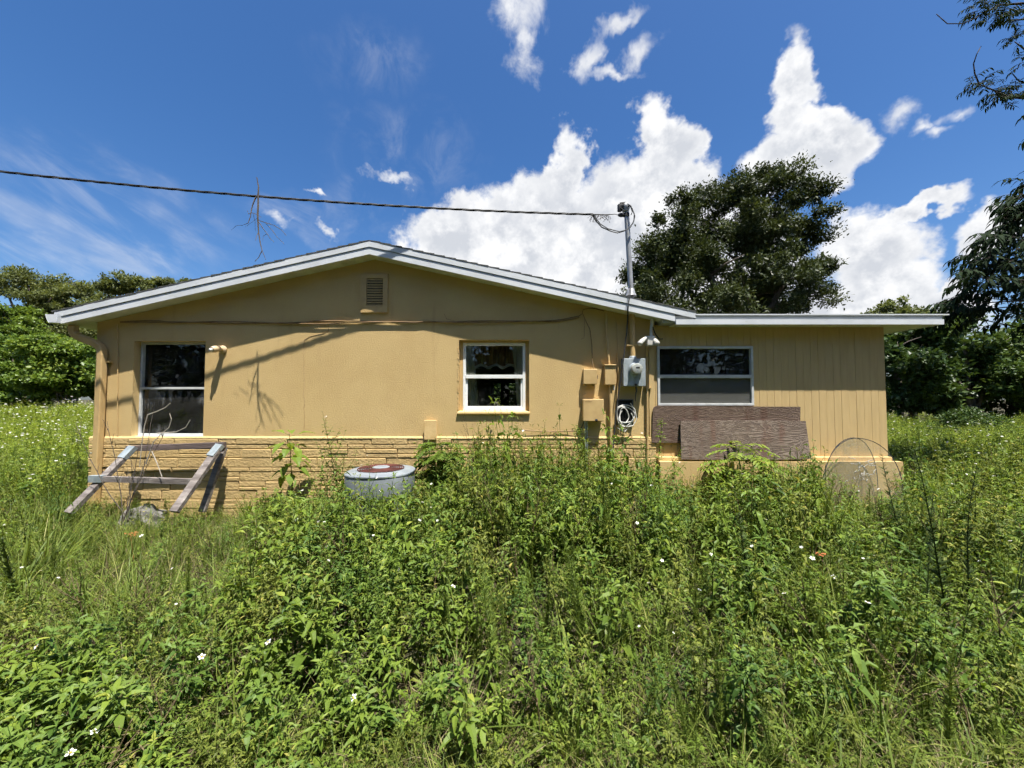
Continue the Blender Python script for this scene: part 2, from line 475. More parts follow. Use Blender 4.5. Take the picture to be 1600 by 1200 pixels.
MT['shade_leaf'] = leafmat('dense_leaf', [(0.0, (0.022, 0.042, 0.012)), (0.6, (0.056, 0.092, 0.023)), (1.0, (0.13, 0.175, 0.042))], 0.22, 0.4)
MT['dark_leaf'] = leafmat('glossy_dark_leaf', [(0.0, (0.008, 0.016, 0.008)), (1.0, (0.026, 0.042, 0.018))], 0.15, 0.7, spec=0.05)


# ------------------------------------------------------------------ mesh helpers
class MB:
    def __init__(self):
        self.v, self.f, self.mi, self.tint, self.m, self.t = [], [], [], [], 0, 0.5

    def add(self, vs, fs):
        b = len(self.v)
        self.v.extend(tuple(p) for p in vs)
        for f in fs:
            self.f.append(tuple(b + i for i in f))
            self.mi.append(self.m)
            self.tint.append(self.t)

    def box(self, x0, x1, y0, y1, z0, z1):
        self.add([(x0, y0, z0), (x1, y0, z0), (x1, y1, z0), (x0, y1, z0), (x0, y0, z1), (x1, y0, z1), (x1, y1, z1), (x0, y1, z1)],
                 [(0, 3, 2, 1), (4, 5, 6, 7), (0, 1, 5, 4), (1, 2, 6, 5), (2, 3, 7, 6), (3, 0, 4, 7)])
        return self

    def pillow(self, x0, x1, yb, yf, z0, z1, c=0.006):
        """stone: box whose front (towards -y) is chamfered in"""
        self.add([(x0, yb, z0), (x1, yb, z0), (x1, yb, z1), (x0, yb, z1),
                  (x0, yf + c, z0), (x1, yf + c, z0), (x1, yf + c, z1), (x0, yf + c, z1),
                  (x0 + c, yf, z0 + c), (x1 - c, yf, z0 + c), (x1 - c, yf, z1 - c), (x0 + c, yf, z1 - c)],
                 [(0, 1, 5, 4), (1, 2, 6, 5), (2, 3, 7, 6), (3, 0, 4, 7),
                  (4, 5, 9, 8), (5, 6, 10, 9), (6, 7, 11, 10), (7, 4, 8, 11), (8, 9, 10, 11)])
        return self

    def prism(self, pts, y0, y1):
        """polygon in x,z (counter-clockwise seen from -y) extruded from y0 to y1"""
        n = len(pts)
        self.add([(x, y0, z) for x, z in pts] + [(x, y1, z) for x, z in pts],
                 [tuple(range(n)), tuple(range(2 * n - 1, n - 1, -1))] + [(i, i + n, (i + 1) % n + n, (i + 1) % n) for i in range(n)])
        return self

    def tube(self, pts, r, n=8, caps=True, twist=0.0, squash=1.0):
        pts = [Vector(p) for p in pts]
        k = len(pts)
        rs = r if isinstance(r, (list, tuple)) else [r] * k
        ring = []
        ref = None
        for i, p in enumerate(pts):
            d = (pts[min(i + 1, k - 1)] - pts[max(i - 1, 0)])
            d = d.normalized() if d.length > 1e-9 else Vector((0, 0, 1))
            if ref is None:
                ref = Vector((1, 0, 0)) if abs(d.x) < 0.8 else Vector((0, 1, 0))
            a = (ref - d * ref.dot(d))
            a = a.normalized() if a.length > 1e-6 else d.orthogonal().normalized()
            b = d.cross(a)
            ref = a
            ring.append([p + (a * math.cos(twist + 2 * PI * j / n) + b * math.sin(twist + 2 * PI * j / n) * squash) * rs[i] for j in range(n)])
        vs = [q for rg in ring for q in rg]
        fs = [(i * n + j, i * n + (j + 1) % n, (i + 1) * n + (j + 1) % n, (i + 1) * n + j) for i in range(k - 1) for j in range(n)]
        if caps:
            fs += [tuple(range(n - 1, -1, -1)), tuple((k - 1) * n + j for j in range(n))]
        self.add(vs, fs)
        return self

    def bar(self, a, b, w, h, up=(0, 0, 1)):
        """rectangular timber from a to b"""
        a, b = Vector(a), Vector(b)
        d = (b - a).normalized()
        s = d.cross(Vector(up)).normalized()
        t = s.cross(d)
        vs = [p + s * (sx * w / 2) + t * (sz * h / 2) for p in (a, b) for sx, sz in ((-1, -1), (1, -1), (1, 1), (-1, 1))]
        self.add(vs, [(3, 2, 1, 0), (4, 5, 6, 7), (0, 1, 5, 4), (1, 2, 6, 5), (2, 3, 7, 6), (3, 0, 4, 7)])
        return self

    def lathe(self, prof, c, axis='z', n=24, sq=2.0):
        """profile of (radius, height) around an axis through c; sq > 2 squares the plan"""
        vs = []
        for r, h in prof:
            for j in range(n):
                a = 2 * PI * j / n
                ca, sa = math.cos(a), math.sin(a)
                q = (abs(ca) ** sq + abs(sa) ** sq) ** (-1.0 / sq) * r
                if axis == 'z':
                    vs.append((c[0] + q * ca, c[1] + q * sa, c[2] + h))
                else:
                    vs.append((c[0] + q * ca, c[1] - h, c[2] + q * sa))
        k = len(prof)
        fs = [(i * n + j, i * n + (j + 1) % n, (i + 1) * n + (j + 1) % n, (i + 1) * n + j) for i in range(k - 1) for j in range(n)]
        fs += [tuple(range(n - 1, -1, -1)), tuple((k - 1) * n + j for j in range(n))]
        self.add(vs, fs)
        return self

    def leaf(self, p, d, up, L, wd, droop=0.3, fold=0.25, tint=None, wide=0.35):
        p, d, up = Vector(p), Vector(d).normalized(), Vector(up)
        s = d.cross(up)
        s = s.normalized() if s.length > 1e-5 else d.orthogonal().normalized()
        nrm = s.cross(d)
        q1 = p + d * (L * wide) + nrm * (L * droop * 0.06)
        q2 = p + d * (L * 0.70) - nrm * (L * droop * 0.18)
        q3 = p + d * L - nrm * (L * droop * 0.55)
        f = nrm * (wd * fold)
        o = self.t
        if tint is not None:
            self.t = tint
        self.add([p, q1 - s * wd * .5 + f, q1, q1 + s * wd * .5 + f, q2 - s * wd * .34 + f * .7, q2, q2 + s * wd * .34 + f * .7, q3],
                 [(0, 2, 1), (0, 3, 2), (1, 2, 5, 4), (2, 3, 6, 5), (4, 5, 7), (5, 6, 7)])
        self.t = o

    def mesh(self, name, mats, smooth=False):
        me = bpy.data.meshes.new(name)
        me.from_pydata(self.v, [], self.f)
        mats = mats if isinstance(mats, (list, tuple)) else [mats]
        for m in mats:
            me.materials.append(MT[m])
        if len(mats) > 1:
            me.polygons.foreach_set('material_index', self.mi)
        at = me.attributes.new('tint', 'FLOAT', 'FACE')
        at.data.foreach_set('value', self.tint)
        if smooth:
            me.polygons.foreach_set('use_smooth', [True] * len(self.f))
        me.update()
        return me

    def obj(self, name, mats, parent=None, smooth=False, bevel=0.0, origin=None):
        o0 = Vector(parent['_o']) if parent is not None else None
        if origin is not None:
            org = Vector(origin)
        elif o0 is not None:
            org = o0
        else:
            a = np.array(self.v)
            org = Vector(((a[:, 0].min() + a[:, 0].max()) / 2, (a[:, 1].min() + a[:, 1].max()) / 2, a[:, 2].min()))
        self.v = [(x - org.x, y - org.y, z - org.z) for x, y, z in self.v]
        me = self.mesh(name, mats, smooth)
        ob = bpy.data.objects.new(name, me)
        COL.objects.link(ob)
        if parent is not None:
            ob.parent = parent
            ob.location = org - o0
        else:
            ob.location = org
        ob['_o'] = tuple(org)
        if smooth:
            try:
                me.set_sharp_from_angle(angle=math.radians(40))
            except Exception:
                pass
        if bevel:
            md = ob.modifiers.new('bevel', 'BEVEL')
            md.width = bevel
            md.segments = 2
            md.limit_method = 'ANGLE'
        return ob


def thing(name, label, cat, loc, group=None):
    o = bpy.data.objects.new(name, None)
    o.empty_display_size = 0.1
    COL.objects.link(o)
    o.location = loc
    o['_o'] = tuple(loc)
    return tag(o, label, cat, group)


def tag(o, label=None, cat=None, group=None, kind=None):
    if label:
        o['label'] = label
    if cat:
        o['category'] = cat
    if group:
        o['group'] = group
    if kind:
        o['kind'] = kind
    return o


def npmesh(name, V, F, mat, tint=None, smooth=False):
    me = bpy.data.meshes.new(name)
    nv, nf, k = len(V), len(F), F.shape[1]
    me.vertices.add(nv)
    me.vertices.foreach_set('co', V.astype(np.float32).ravel())
    me.loops.add(nf * k)
    me.loops.foreach_set('vertex_index', F.astype(np.int32).ravel())
    me.polygons.add(nf)
    me.polygons.foreach_set('loop_start', np.arange(nf, dtype=np.int32) * k)
    me.materials.append(MT[mat])
    if tint is not None:
        at = me.attributes.new('tint', 'FLOAT', 'FACE')
        at.data.foreach_set('value', tint.astype(np.float32))
    me.update(calc_edges=True)
    return me


# ------------------------------------------------------------------ ground
def build_ground():
    rng = np.random.default_rng(3)
    xs = np.concatenate([-np.geomspace(400, 12, 14), np.linspace(-11, 11, 45), np.geomspace(12, 400, 14)])
    ys = np.concatenate([-np.geomspace(400, 4, 14), np.linspace(-3, 20, 47), np.geomspace(21, 400, 14)])
    X, Y = np.meshgrid(xs, ys)
    Z = 0.03 * np.sin(X * 1.3 + Y * 0.7) + 0.025 * np.sin(Y * 1.9 - X * 0.4) - 0.05
    Z = np.where((np.abs(X) > 30) | (np.abs(Y) > 40), -0.05, Z)
    V = np.stack([X.ravel(), Y.ravel(), Z.ravel()], 1)
    nx, ny = len(xs), len(ys)
    i = np.arange(nx * (ny - 1)).reshape(ny - 1, nx)[:, :-1].ravel()
    F = np.stack([i, i + 1, i + 1 + nx, i + nx], 1)
    me = npmesh('ground', V, F, 'ground')
    o = bpy.data.objects.new('ground', me)
    COL.objects.link(o)
    tag(o, 'bare soil and dry thatch under the weeds', None, kind='structure')


build_ground()

# ------------------------------------------------------------------ the house
YW, YFA, YB = 5.2, 4.98, 11.2
ZB = 0.0
PA, PL, PR = W(577, 397, YFA), W(92, 506.5, YFA), W(1055, 502, YFA)
XL, XR, XE = W(150, 560, YW).x, W(1023, 560, YW).x, W(1381, 520, YW).x


def fb(x):
    """height of the rake's lower edge at x"""
    if x <= PA.x:
        return PL.z + (PA.z - PL.z) * (x - PL.x) / (PA.x - PL.x)
    return PA.z + (PR.z - PA.z) * (x - PA.x) / (PR.x - PA.x)


house = thing('house', 'tan stucco single storey house with low white-trimmed gable and flat-roofed annex', 'house', (0, YW, 0))
rnd = random.Random(5)


def rect(a, b, Y):
    p, q = W(a[0], a[1], Y), W(b[0], b[1], Y)
    return (p.x, q.x, q.z, p.z)     # x0 x1 z0 z1


H1 = rect((210, 533), (317, 684), YW)
H2 = rect((717, 531), (827, 645), YW)
H3 = rect((1026, 541), (1178, 634), YW)


def panel(mb, x0, x1, z0, z1, holes, y0, y1):
    xs = sorted({x0, x1, *[h[0] for h in holes], *[h[1] for h in holes]})
    zs = sorted({z0, z1, *[h[2] for h in holes], *[h[3] for h in holes]})
    for i in range(len(xs) - 1):
        for j in range(len(zs) - 1):
            cx, cz = (xs[i] + xs[i + 1]) / 2, (zs[j] + zs[j + 1]) / 2
            if any(h[0] < cx < h[1] and h[2] < cz < h[3] for h in holes):
                continue
            a, b, c, d = xs[i], xs[i + 1], zs[j], zs[j + 1]
            mb.add([(a, y0, c), (b, y0, c), (b, y0, d), (a, y0, d)], [(0, 1, 2, 3)])
            mb.add([(a, y1, c), (b, y1, c), (b, y1, d), (a, y1, d)], [(3, 2, 1, 0)])
    for a, b, c, d in holes:
        mb.add([(a, y0, c), (b, y0, c), (b, y0, d), (a, y0, d), (a, y1, c), (b, y1, c), (b, y1, d), (a, y1, d)],
               [(0, 4, 5, 1), (1, 5, 6, 2), (2, 6, 7, 3), (3, 7, 4, 0)])


ZT = 2.30
mb = MB()
panel(mb, XL, XR, ZB - 0.3, ZT, [H1, H2], YW, YW + 0.2)
gp = [(XL, ZT), (XR, ZT), (XR, fb(XR) + 0.03), (PA.x, PA.z + 0.03), (XL, fb(XL) + 0.03)]
mb.add([(x, YW, z) for x, z in gp] + [(x, YW + 0.2, z) for x, z in gp], [(0, 1, 2, 3, 4), (9, 8, 7, 6, 5)])
# left return wall
mb.box(XL, XL + 0.2, YW + 0.202, YB, ZB - 0.3, 2.5)
wall = mb.obj('wall', 'stucco_old', house)
# back wall with the rear window that shows through the middle window
HB = rect((768, 596), (809, 640), YB)
mb = MB()
panel(mb, XL, XE, ZB - 0.3, 2.5, [HB], YB + 0.002, YB + 0.2)
mb.obj('rear_wall', 'stucco', house)
mb = MB()
a, b, c, d = HB
xm = (a + b) / 2
for bx in ((a, b, c, c + .05), (a, b, d - .05, d), (a, a + .07, c + .05, d - .05), (b - .07, b, c + .05, d - .05), (xm - .12, xm + .12, c + .05, d - .05),
           (a + .07, xm - .12, (c + d) / 2 - .02, (c + d) / 2 + .02), (xm + .12, b - .07, (c + d) / 2 - .02, (c + d) / 2 + .02)):
    mb.box(bx[0], bx[1], YB + .05, YB + .1, bx[2], bx[3])
rw = mb.obj('rear_window', 'dark', house)
# inside: partitions, ceiling, floor
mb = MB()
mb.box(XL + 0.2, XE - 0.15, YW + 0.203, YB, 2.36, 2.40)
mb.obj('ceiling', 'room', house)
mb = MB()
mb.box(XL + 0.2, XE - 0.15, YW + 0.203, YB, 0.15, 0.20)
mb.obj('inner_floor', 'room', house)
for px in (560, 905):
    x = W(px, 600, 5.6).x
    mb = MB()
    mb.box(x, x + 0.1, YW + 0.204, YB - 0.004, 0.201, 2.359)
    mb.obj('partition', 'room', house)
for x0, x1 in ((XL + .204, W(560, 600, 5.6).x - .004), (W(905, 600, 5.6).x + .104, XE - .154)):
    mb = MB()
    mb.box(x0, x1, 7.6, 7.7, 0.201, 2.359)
    mb.obj('partition', 'dark', house)  # dark wall colour puts the rooms' gloom behind the left and annex windows

# wainscot of embossed stones
ztop = W(300, 684, YW).z
heights = [0.075, 0.06, 0.12, 0.125, 0.06, 0.125, 0.12, 0.12, 0.12, 0.12]
z = ztop - 0.012
for h in heights:
    x = XL - 0.03
    while x < XR - 0.02:
        L = rnd.uniform(0.22, 0.72)
        x1 = min(x + L, XR)
        if XR - x1 < 0.16:
            x1 = XR
        g = 0.0042
        if h > 0.1 and rnd.random() < 0.25:
            zm = z - h * rnd.uniform(0.4, 0.6)
            for za, zb in ((z, zm), (zm, z - h)):
                MB().pillow(x + g, x1 - g, YW - .001, YW - rnd.uniform(.020, .030), zb + g, za - g).obj('stone', 'stone', wall)
        else:
            MB().pillow(x + g, x1 - g, YW - .001, YW - rnd.uniform(.018, .030), z - h + g, z - g).obj('stone', 'stone', wall)
        x = x1
    z -= h
mb = MB()
for i in range(14):
    xa = XL - .03 + (XR - XL + .03) * i / 14
    xb = XL - .03 + (XR - XL + .03) * (i + 1) / 14
    dz = rnd.uniform(-.004, .004)
    mb.add([(xa, YW - .001, ztop + .022), (xb, YW - .001, ztop + .022), (xb, YW - .026, ztop + dz), (xa, YW - .026, ztop + dz),
            (xa, YW - .026, ztop - .012), (xb, YW - .026, ztop - .012)], [(0, 3, 2, 1), (3, 4, 5, 2)])
mb.obj('wainscot_cap', 'stone', wall)

# hairline crack and small patches on the stucco
mb = MB()
pts = [W(476, 530, YW - .002)]
y = 530
while y < 668:
    y += 9
    pts.append(W(475.5 + rnd.uniform(-1, 1), y, YW - .002))
mb.tube(pts, 0.0022, 4)
mb.tube([W(x, y, YW - .002) for x, y in ((476, 531), (484, 526), (492, 524), (505, 521), (513, 517), (513, 508))], 0.003, 4)
mb.obj('crack', 'wire_tan', wall)

# gable roof: two slopes, trim, soffit, shingle courses
for side, (A, B) in enumerate(((PL, PA), (PA, PR))):
    def off(p, dz):
        return (p.x, p.z + dz)
    e = W(1087, 498, YFA).x if side else None
    A2, B2 = Vector(A), Vector(B)
    if side == 0:
        A2 = Vector((A.x - 0.06, 0, fb(A.x - 0.06)))
    else:
        B2 = Vector((e, 0, PA.z + (PR.z - PA.z) * (e - PA.x) / (PR.x - PA.x)))
    MB().prism([off(A, .03), off(B, .03), off(B, .165), off(A, .165)], YFA + .024, YB + .4).obj('roof', 'deck_and_shade', house)
    MB().prism([off(A, 0), off(B, 0), off(B, .088), off(A, .088)], YFA, YFA + .022).obj('fascia_board', 'white', house)
    MB().prism([off(A2, .098), off(B2, .098), off(B2, .172), off(A2, .172)], YFA - .009, YFA + .012).obj('rake_trim', 'white', house)
    n = 40
    me = None
    for i in range(n):
        t0, t1 = i / n, (i + 1) / n
        xa, xb = A.x + (B.x - A.x) * t0, A.x + (B.x - A.x) * t1
        if xb < XL - 0.02 or xa > XR + .02:
            continue
        MB().prism([(xa + .002, fb(xa) + .006), (xb - .002, fb(xb) + .006), (xb - .002, fb(xb) + .016), (xa + .002, fb(xa) + .016)], YFA + .0225, YW - .001).obj('soffit_board', 'soffit', house)
    nc = 30
    C, D = Vector((A2.x - (.03 if side == 0 else 0), 0, 0)), Vector((B2.x + (.0 if side == 0 else .0), 0, 0))
    zc = lambda x: (PL.z + (PA.z - PL.z) * (x - PL.x) / (PA.x - PL.x)) if side == 0 else (PA.z + (PR.z - PA.z) * (x - PA.x) / (PR.x - PA.x))
    for i in range(nc):
        xa, xb = C.x + (D.x - C.x) * i / nc, C.x + (D.x - C.x) * (i + 1) / nc
        za, zb = zc(xa) + .174, zc(xb) + .174
        lo, hi = (.022, .010) if side == 0 else (.010, .022)
        yj = YFA - .012 + rnd.uniform(-.002, .002)
        MB().prism([(xa, za + .0005), (xb, zb + .0005), (xb, zb + hi), (xa, za + lo)], yj, YB + .42).obj('shingle', 'shingle', house)
# eave soffit on the left, rafter board, gutter
xe = PL.x
MB().prism([(xe, fb(xe) + .006), (XL - .024, fb(XL - .024) + .006), (XL - .024, fb(XL - .024) + .016), (xe, fb(xe) + .016)], YFA + .0225, YB + .3).obj('eave_soffit', 'soffit', house)
g0, g1 = W(70, 498, 4.93), W(89, 498, 4.93)
zg0, zg1 = W(80, 504, 4.93).z, W(80, 491, 4.93).z
mb = MB()
prof = [(g1.x, zg1), (g1.x, zg0), (g0.x + .05, zg0), (g0.x + .025, zg0 + .04), (g0.x, zg1)]
inner = [(x + (.004 if i > 1 else -.004), z + .004) for i, (x, z) in enumerate(prof)]
for pr in (prof, inner):
    for i in range(4):
        (xa, za), (xb, zb) = pr[i], pr[i + 1]
        mb.add([(xa, 4.93, za), (xb, 4.93, zb), (xb, YB + .3, zb), (xa, YB + .3, za)], [(0, 1, 2, 3)])
mb.add([(x, 4.931, z) for x, z in prof], [(0, 1, 2, 3, 4)])
mb.obj('gutter', 'white', house)
mb = MB()
pts = [(-5.86, 5.10, 2.47), (-5.86, 5.10, 2.40), (-5.845, 5.105, 2.355), (-5.80, 5.115, 2.32), (-5.60, 5.135, 2.235), (-5.545, 5.14, 2.195), (-5.515, 5.145, 2.14), (-5.51, 5.145, 2.07), (-5.512, 5.145, 1.2), (-5.515, 5.13, 0.1)]
mb.tube(pts, 0.062, 4, twist=PI / 4, squash=0.85)
ds = mb.obj('downspout', 'tanpaint', house, bevel=0.012)
MB().box(-5.60, -5.42, 5.15, 5.197, 1.98, 2.0).obj('strap', 'tanpaint', ds)

# annex: framed wall behind grooved siding
ZS = W(1200, 506, 4.97).z
mb = MB()
panel(mb, XR, XE, ZB - 0.3, ZS + .03, [H3], YW + 0.0075, YW + 0.2)
mb.box(XE - .15, XE, YW + .202, YB, ZB - .3, ZS + .03)
awall = mb.obj('annex_wall', 'siding', house)
zl = W(1200, 714, 5.13).z
nb = 31
x0, x1 = XR + .002, XE
seg = []
bw = (x1 - x0) / nb
for i in range(nb):
    a, b = x0 + bw * i + .0016, x0 + bw * (i + 1) - .0016
    if b > H3[0] - .005 and a < H3[1] + .005:
        for za, zb in ((zl, H3[2] - .002), (H3[3] + .002, ZS - .001)):
            if a < H3[0] - .02 or b > H3[1] + .02:
                pass
            seg.append((a, b, za, zb))
        if a < H3[0] - .006:
            seg.append((a, min(b, H3[0] - .004), H3[2] - .002, H3[3] + .002))
        if b > H3[1] + .006:
            seg.append((max(a, H3[1] + .004), b, H3[2] - .002, H3[3] + .002))
    else:
        seg.append((a, b, zl, ZS - .001))
for a, b, za, zb in seg:
    MB().box(a, b, YW + rnd.uniform(-.0012, .0012), YW + .007, za, zb).obj('siding_board', 'siding', awall)
# plinth of painted blocks with a ledge
zp = W(1200, 721.5, 5.06).z
xq = W(1412, 740, 5.06).x
mb = MB()
mb.box(XR + .0, xq - .07, 5.13, YW + .0065, zp - .1, zl - .001)
mb.obj('ledge', 'sill', awall, bevel=.008)
hb = 0.2
zz = zp
for r in range(4):
    x = XR + .0 - (.2 if r % 2 else 0)
    while x < xq - .02:
        a, b = max(x, XR + .0), min(x + .4, xq)
        if b - a > .03:
            MB().box(a + .0008, b - .0008, 5.06, 5.129, zz - hb + .0015, zz - .0015).obj('block', 'stucco', awall)
        x += .4
    zz -= hb
# annex roof edge
xr0, xr1 = W(1056, 500, 4.97).x, W(1474, 500, 4.97).x
z0, z1, z2 = W(1200, 507, 4.97).z, W(1200, 499.5, 4.97).z, W(1200, 492.5, 4.97).z
MB().box(xr0, xr1, 4.962, 4.989, z0, z1 + .004).obj('fascia_board', 'white', house)
MB().box(W(1087, 500, 4.97).x, xr1 + .002, 4.985, 5.01, z1 + .005, z2).obj('fascia_board', 'deck_and_shade', house)  # grey colour carries the shadow under the drip edge
MB().box(W(1087, 500, 4.97).x, W(1487, 490, 4.94).x, 4.966, YB + .4, z2 + .001, z2 + .016).obj('drip_edge', 'white', house)
MB().box(XR + .05, xr1 - .003, 5.011, YB + .38, z0 + .03, z2 - .001).obj('annex_roof', 'deck_and_shade', house)
MB().box(xr1 - .02, xr1, 4.991, YB + .38, z0, z1 + .004).obj('fascia_board', 'white', house)
ns = 36
for i in range(ns):
    a = xr0 + (xr1 - .022 - xr0) * i / ns
    b = xr0 + (xr1 - .022 - xr0) * (i + 1) / ns
    yb = YW - .002 if b < XE + .004 else YB + .3
    MB().box(a + .0015, b - .0015, 4.9905, yb, z0 + .008, z0 + .018).obj('soffit_board', 'soffit', house)


# windows
def window(h, y, fw, rail_frac, matf, glass_top, glass_bot, rail_h, extra=0.0, sill=None):
    a, b, c, d = h
    mb = MB()
    mb.box(a, b, y, y + .07, c, c + fw)
    mb.box(a, b, y, y + .07, d - fw, d)
    mb.box(a, a + fw, y + .001, y + .071, c + fw, d - fw)
    mb.box(b - fw, b, y + .001, y + .071, c + fw, d - fw)
    win = mb.obj('window', matf, house, bevel=.003)
    zr = c + (d - c) * rail_frac
    MB().box(a + fw, b - fw, y - .004 + extra, y + .045, zr - rail_h / 2, zr + rail_h / 2).obj('meeting_rail', matf, win, bevel=.003)
    if extra:
        sw = fw * .75
        mb = MB()
        mb.box(a + fw, b - fw, y + .012, y + .04, c + fw, c + fw + sw)
        mb.box(a + fw, a + fw + sw, y + .013, y + .041, c + fw + sw, zr - rail_h / 2)
        mb.box(b - fw - sw, b - fw, y + .013, y + .041, c + fw + sw, zr - rail_h / 2)
        mb.obj('lower_sash', matf, win, bevel=.002)
    MB().box(a + fw, b - fw, y + .044, y + .046, zr + rail_h / 2, d - fw).obj('pane', glass_top, win)
    MB().box(a + fw, b - fw, y + .028, y + .030, c + fw, zr - rail_h / 2).obj('pane', glass_bot, win)
    return win


g1h = (H1[0] + .0, H1[1], H1[2] + .012, H1[3] - .02)
w1 = window((H1[0] + .002, H1[1] - .002, H1[2] + .02, H1[3] - .002), YW + .09, .028, .505, 'alu', 'glass_w1a', 'glass_w1b', .03)
MB().box(H1[0] - .0, H1[1] + .0, YW - .004, YW + .1, H1[2] + .001, H1[2] + .018).obj('sill', 'vinyl', w1, bevel=.004)
w2 = window((H2[0] + .05, H2[1] - .05, H2[2] + .025, H2[3] - .03), YW + .07, .036, .50, 'vinyl', 'glass_w2', 'glass_w2', .05, extra=-.004)
mb = MB()
mb.add([(H2[0] - .02, YW - .03, H2[2] - .012), (H2[1] + .01, YW - .03, H2[2] - .012), (H2[1] + .01, YW - .03, H2[2] + .008), (H2[0] - .02, YW - .03, H2[2] + .008),
        (H2[0] - .0, YW + .075, H2[2] + .028), (H2[1], YW + .075, H2[2] + .028), (H2[0], YW - .002, H2[2] - .03), (H2[1], YW - .002, H2[2] - .03)],
       [(0, 1, 2, 3), (3, 2, 5, 4), (6, 7, 1, 0), (0, 3, 4, 6), (1, 7, 5, 2)])
mb.obj('sill', 'sill', w2)
# wooden casing liner at the sides of the middle window
for xa, xb in ((H2[0] + .001, H2[0] + .049), (H2[1] - .049, H2[1] - .001)):
    MB().box(xa, xb, YW + .075, YW + .13, H2[2] + .03, H2[3] - .001).obj('casing', 'tanpaint', w2)
MB().box(H2[0] + .05, H2[1] - .05, YW + .075, YW + .13, H2[3] - .029, H2[3] - .001).obj('casing', 'tanpaint', w2)
# crumbled stucco at the edge of the opening
mb = MB()
for i in range(46):
    t = rnd.random()
    x = H2[0] - rnd.uniform(0, .016)
    zc_ = H2[2] + (H2[3] - H2[2]) * t * .93
    r = rnd.uniform(.003, .009)
    mb.box(x - r, x + r, YW - rnd.uniform(.002, .006), YW + .001, zc_ - r * 1.4, zc_ + r * 1.4)
mb.obj('chipped_edge', 'sill', w2)
w3 = window((H3[0] + .002, H3[1] - .002, H3[2] + .002, H3[3] - .002), YW - .016, .032, .49, 'alu', 'glass_w3a', 'glass_w3b', .045)

# gable vent with louvres
va = rect((565.5, 429), (606.5, 489), YW)
vb = rect((574, 435.5), (599, 479), YW)
mb = MB()
panel(mb, va[0], va[1], va[2], va[3], [vb], YW - .03, YW - .001)
for s, (xa, xb) in enumerate(((va[0], va[0]), (va[1], va[1]))):
    mb.add([(xa, YW - .03, va[2]), (xa, YW - .03, va[3]), (xa, YW - .001, va[3]), (xa, YW - .001, va[2])], [(0, 1, 2, 3)])
for zz_ in (va[2], va[3]):
    mb.add([(va[0], YW - .03, zz_), (va[1], YW - .03, zz_), (va[1], YW - .001, zz_), (va[0], YW - .001, zz_)], [(0, 1, 2, 3)])
vent = mb.obj('gable_vent', 'tanpaint', house)
MB().box(vb[0], vb[1], YW - .004, YW - .002, vb[2], vb[3]).obj('backing', 'dark', vent)
for i in range(11):
    zc_ = vb[2] + (vb[3] - vb[2]) * (i + .5) / 11
    MB().add
    m_ = MB()
    m_.add([(vb[0], YW - .029, zc_ - .012), (vb[1], YW - .029, zc_ - .012), (vb[1], YW - .006, zc_ + .014), (vb[0], YW - .006, zc_ + .014),
            (vb[0], YW - .029, zc_ - .016), (vb[1], YW - .029, zc_ - .016)], [(0, 1, 2, 3), (4, 5, 1, 0), (5, 4, 3, 2)])
    m_.obj('slat', 'tanpaint', vent)


# curtains behind the middle window
def sheet(name, pts_top, pts_bot, mat, label, cat, wav=.015, n=28):
    mb = MB()
    t0, t1 = pts_top
    b0, b1 = pts_bot
    for i in range(n + 1):
        t = i / n
        o = wav * math.sin(t * 26)
        for k in range(5):
            s = k / 4
            a = t0.lerp(t1, t)
            b = b0.lerp(b1, t)
            p = a.lerp(b, s)
            mb.v.append((p.x, p.y + o, p.z))
    for i in range(n):
        for k in range(4):
            q = i * 5 + k
            mb.f.append((q, q + 1, q + 6, q + 5))
            mb.mi.append(0)
            mb.tint.append(.5)
    o = mb.obj(name, mat, smooth=True)
    tag(o, label, cat)
    return o


YC = 5.335
sheet('curtain', (W(722, 533, YC), W(738, 533, YC)), (W(735, 637, YC), W(749, 637, YC)), 'curtain', 'pale curtain hanging at left behind the middle window', 'curtain', wav=.006, n=10)
sheet('curtain', (W(800, 533, YC), W(822, 533, YC)), (W(808, 637, YC), W(820, 637, YC)), 'curtain', 'pale curtain hanging at right behind the middle window', 'curtain', wav=.006, n=10)
val = thing('valance', 'brown striped valance with scalloped white edge inside the middle window', 'valance', W(770, 572, 5.5))
mb = MB()
n = 40
for i in range(n + 1):
    t = i / n
    p, q = W(735 + 72 * t, 533, 5.5), W(735 + 72 * t, 571 + 2 * math.sin(t * 20), 5.5)
    o = .012 * math.sin(t * 60)
    mb.v += [(p.x, p.y + o, p.z), (q.x, q.y + o, q.z)]
mb.f = [(2 * i, 2 * i + 1, 2 * i + 3, 2 * i + 2) for i in range(n)]
mb.mi, mb.tint = [0] * n, [.5] * n
mb.obj('cloth', 'valance', val)
mb = MB()
for i in range(n + 1):
    t = i / n
    p, q = W(735 + 72 * t, 570 + 2 * math.sin(t * 20), 5.49), W(735 + 72 * t, 574.5 + 2.4 * math.sin(t * 20), 5.49)
    mb.v += [(p.x, p.y, p.z), (q.x, q.y, q.z)]
mb.f = [(2 * i, 2 * i + 1, 2 * i + 3, 2 * i + 2) for i in range(n)]
mb.mi, mb.tint = [0] * n, [.5] * n
mb.obj('lace_edge', 'lace', val)


# ------------------------------------------------------------------ things fixed to the wall
def boxthing(name, label, cat, p0, p1, depth, mat, bevel=.008, y=YW):
    r = rect(p0, p1, y - depth)
    t = thing(name, label, cat, ((r[0] + r[1]) / 2, y, r[2]))
    MB().box(r[0], r[1], y - depth + .02, y - .002, r[2], r[3]).obj('housing', mat, t, bevel=bevel)
    MB().box(r[0] - .004, r[1] + .004, y - depth, y - depth + .019, r[2] - .004, r[3] + .004).obj('cover', mat, t, bevel=bevel)
    return t, r


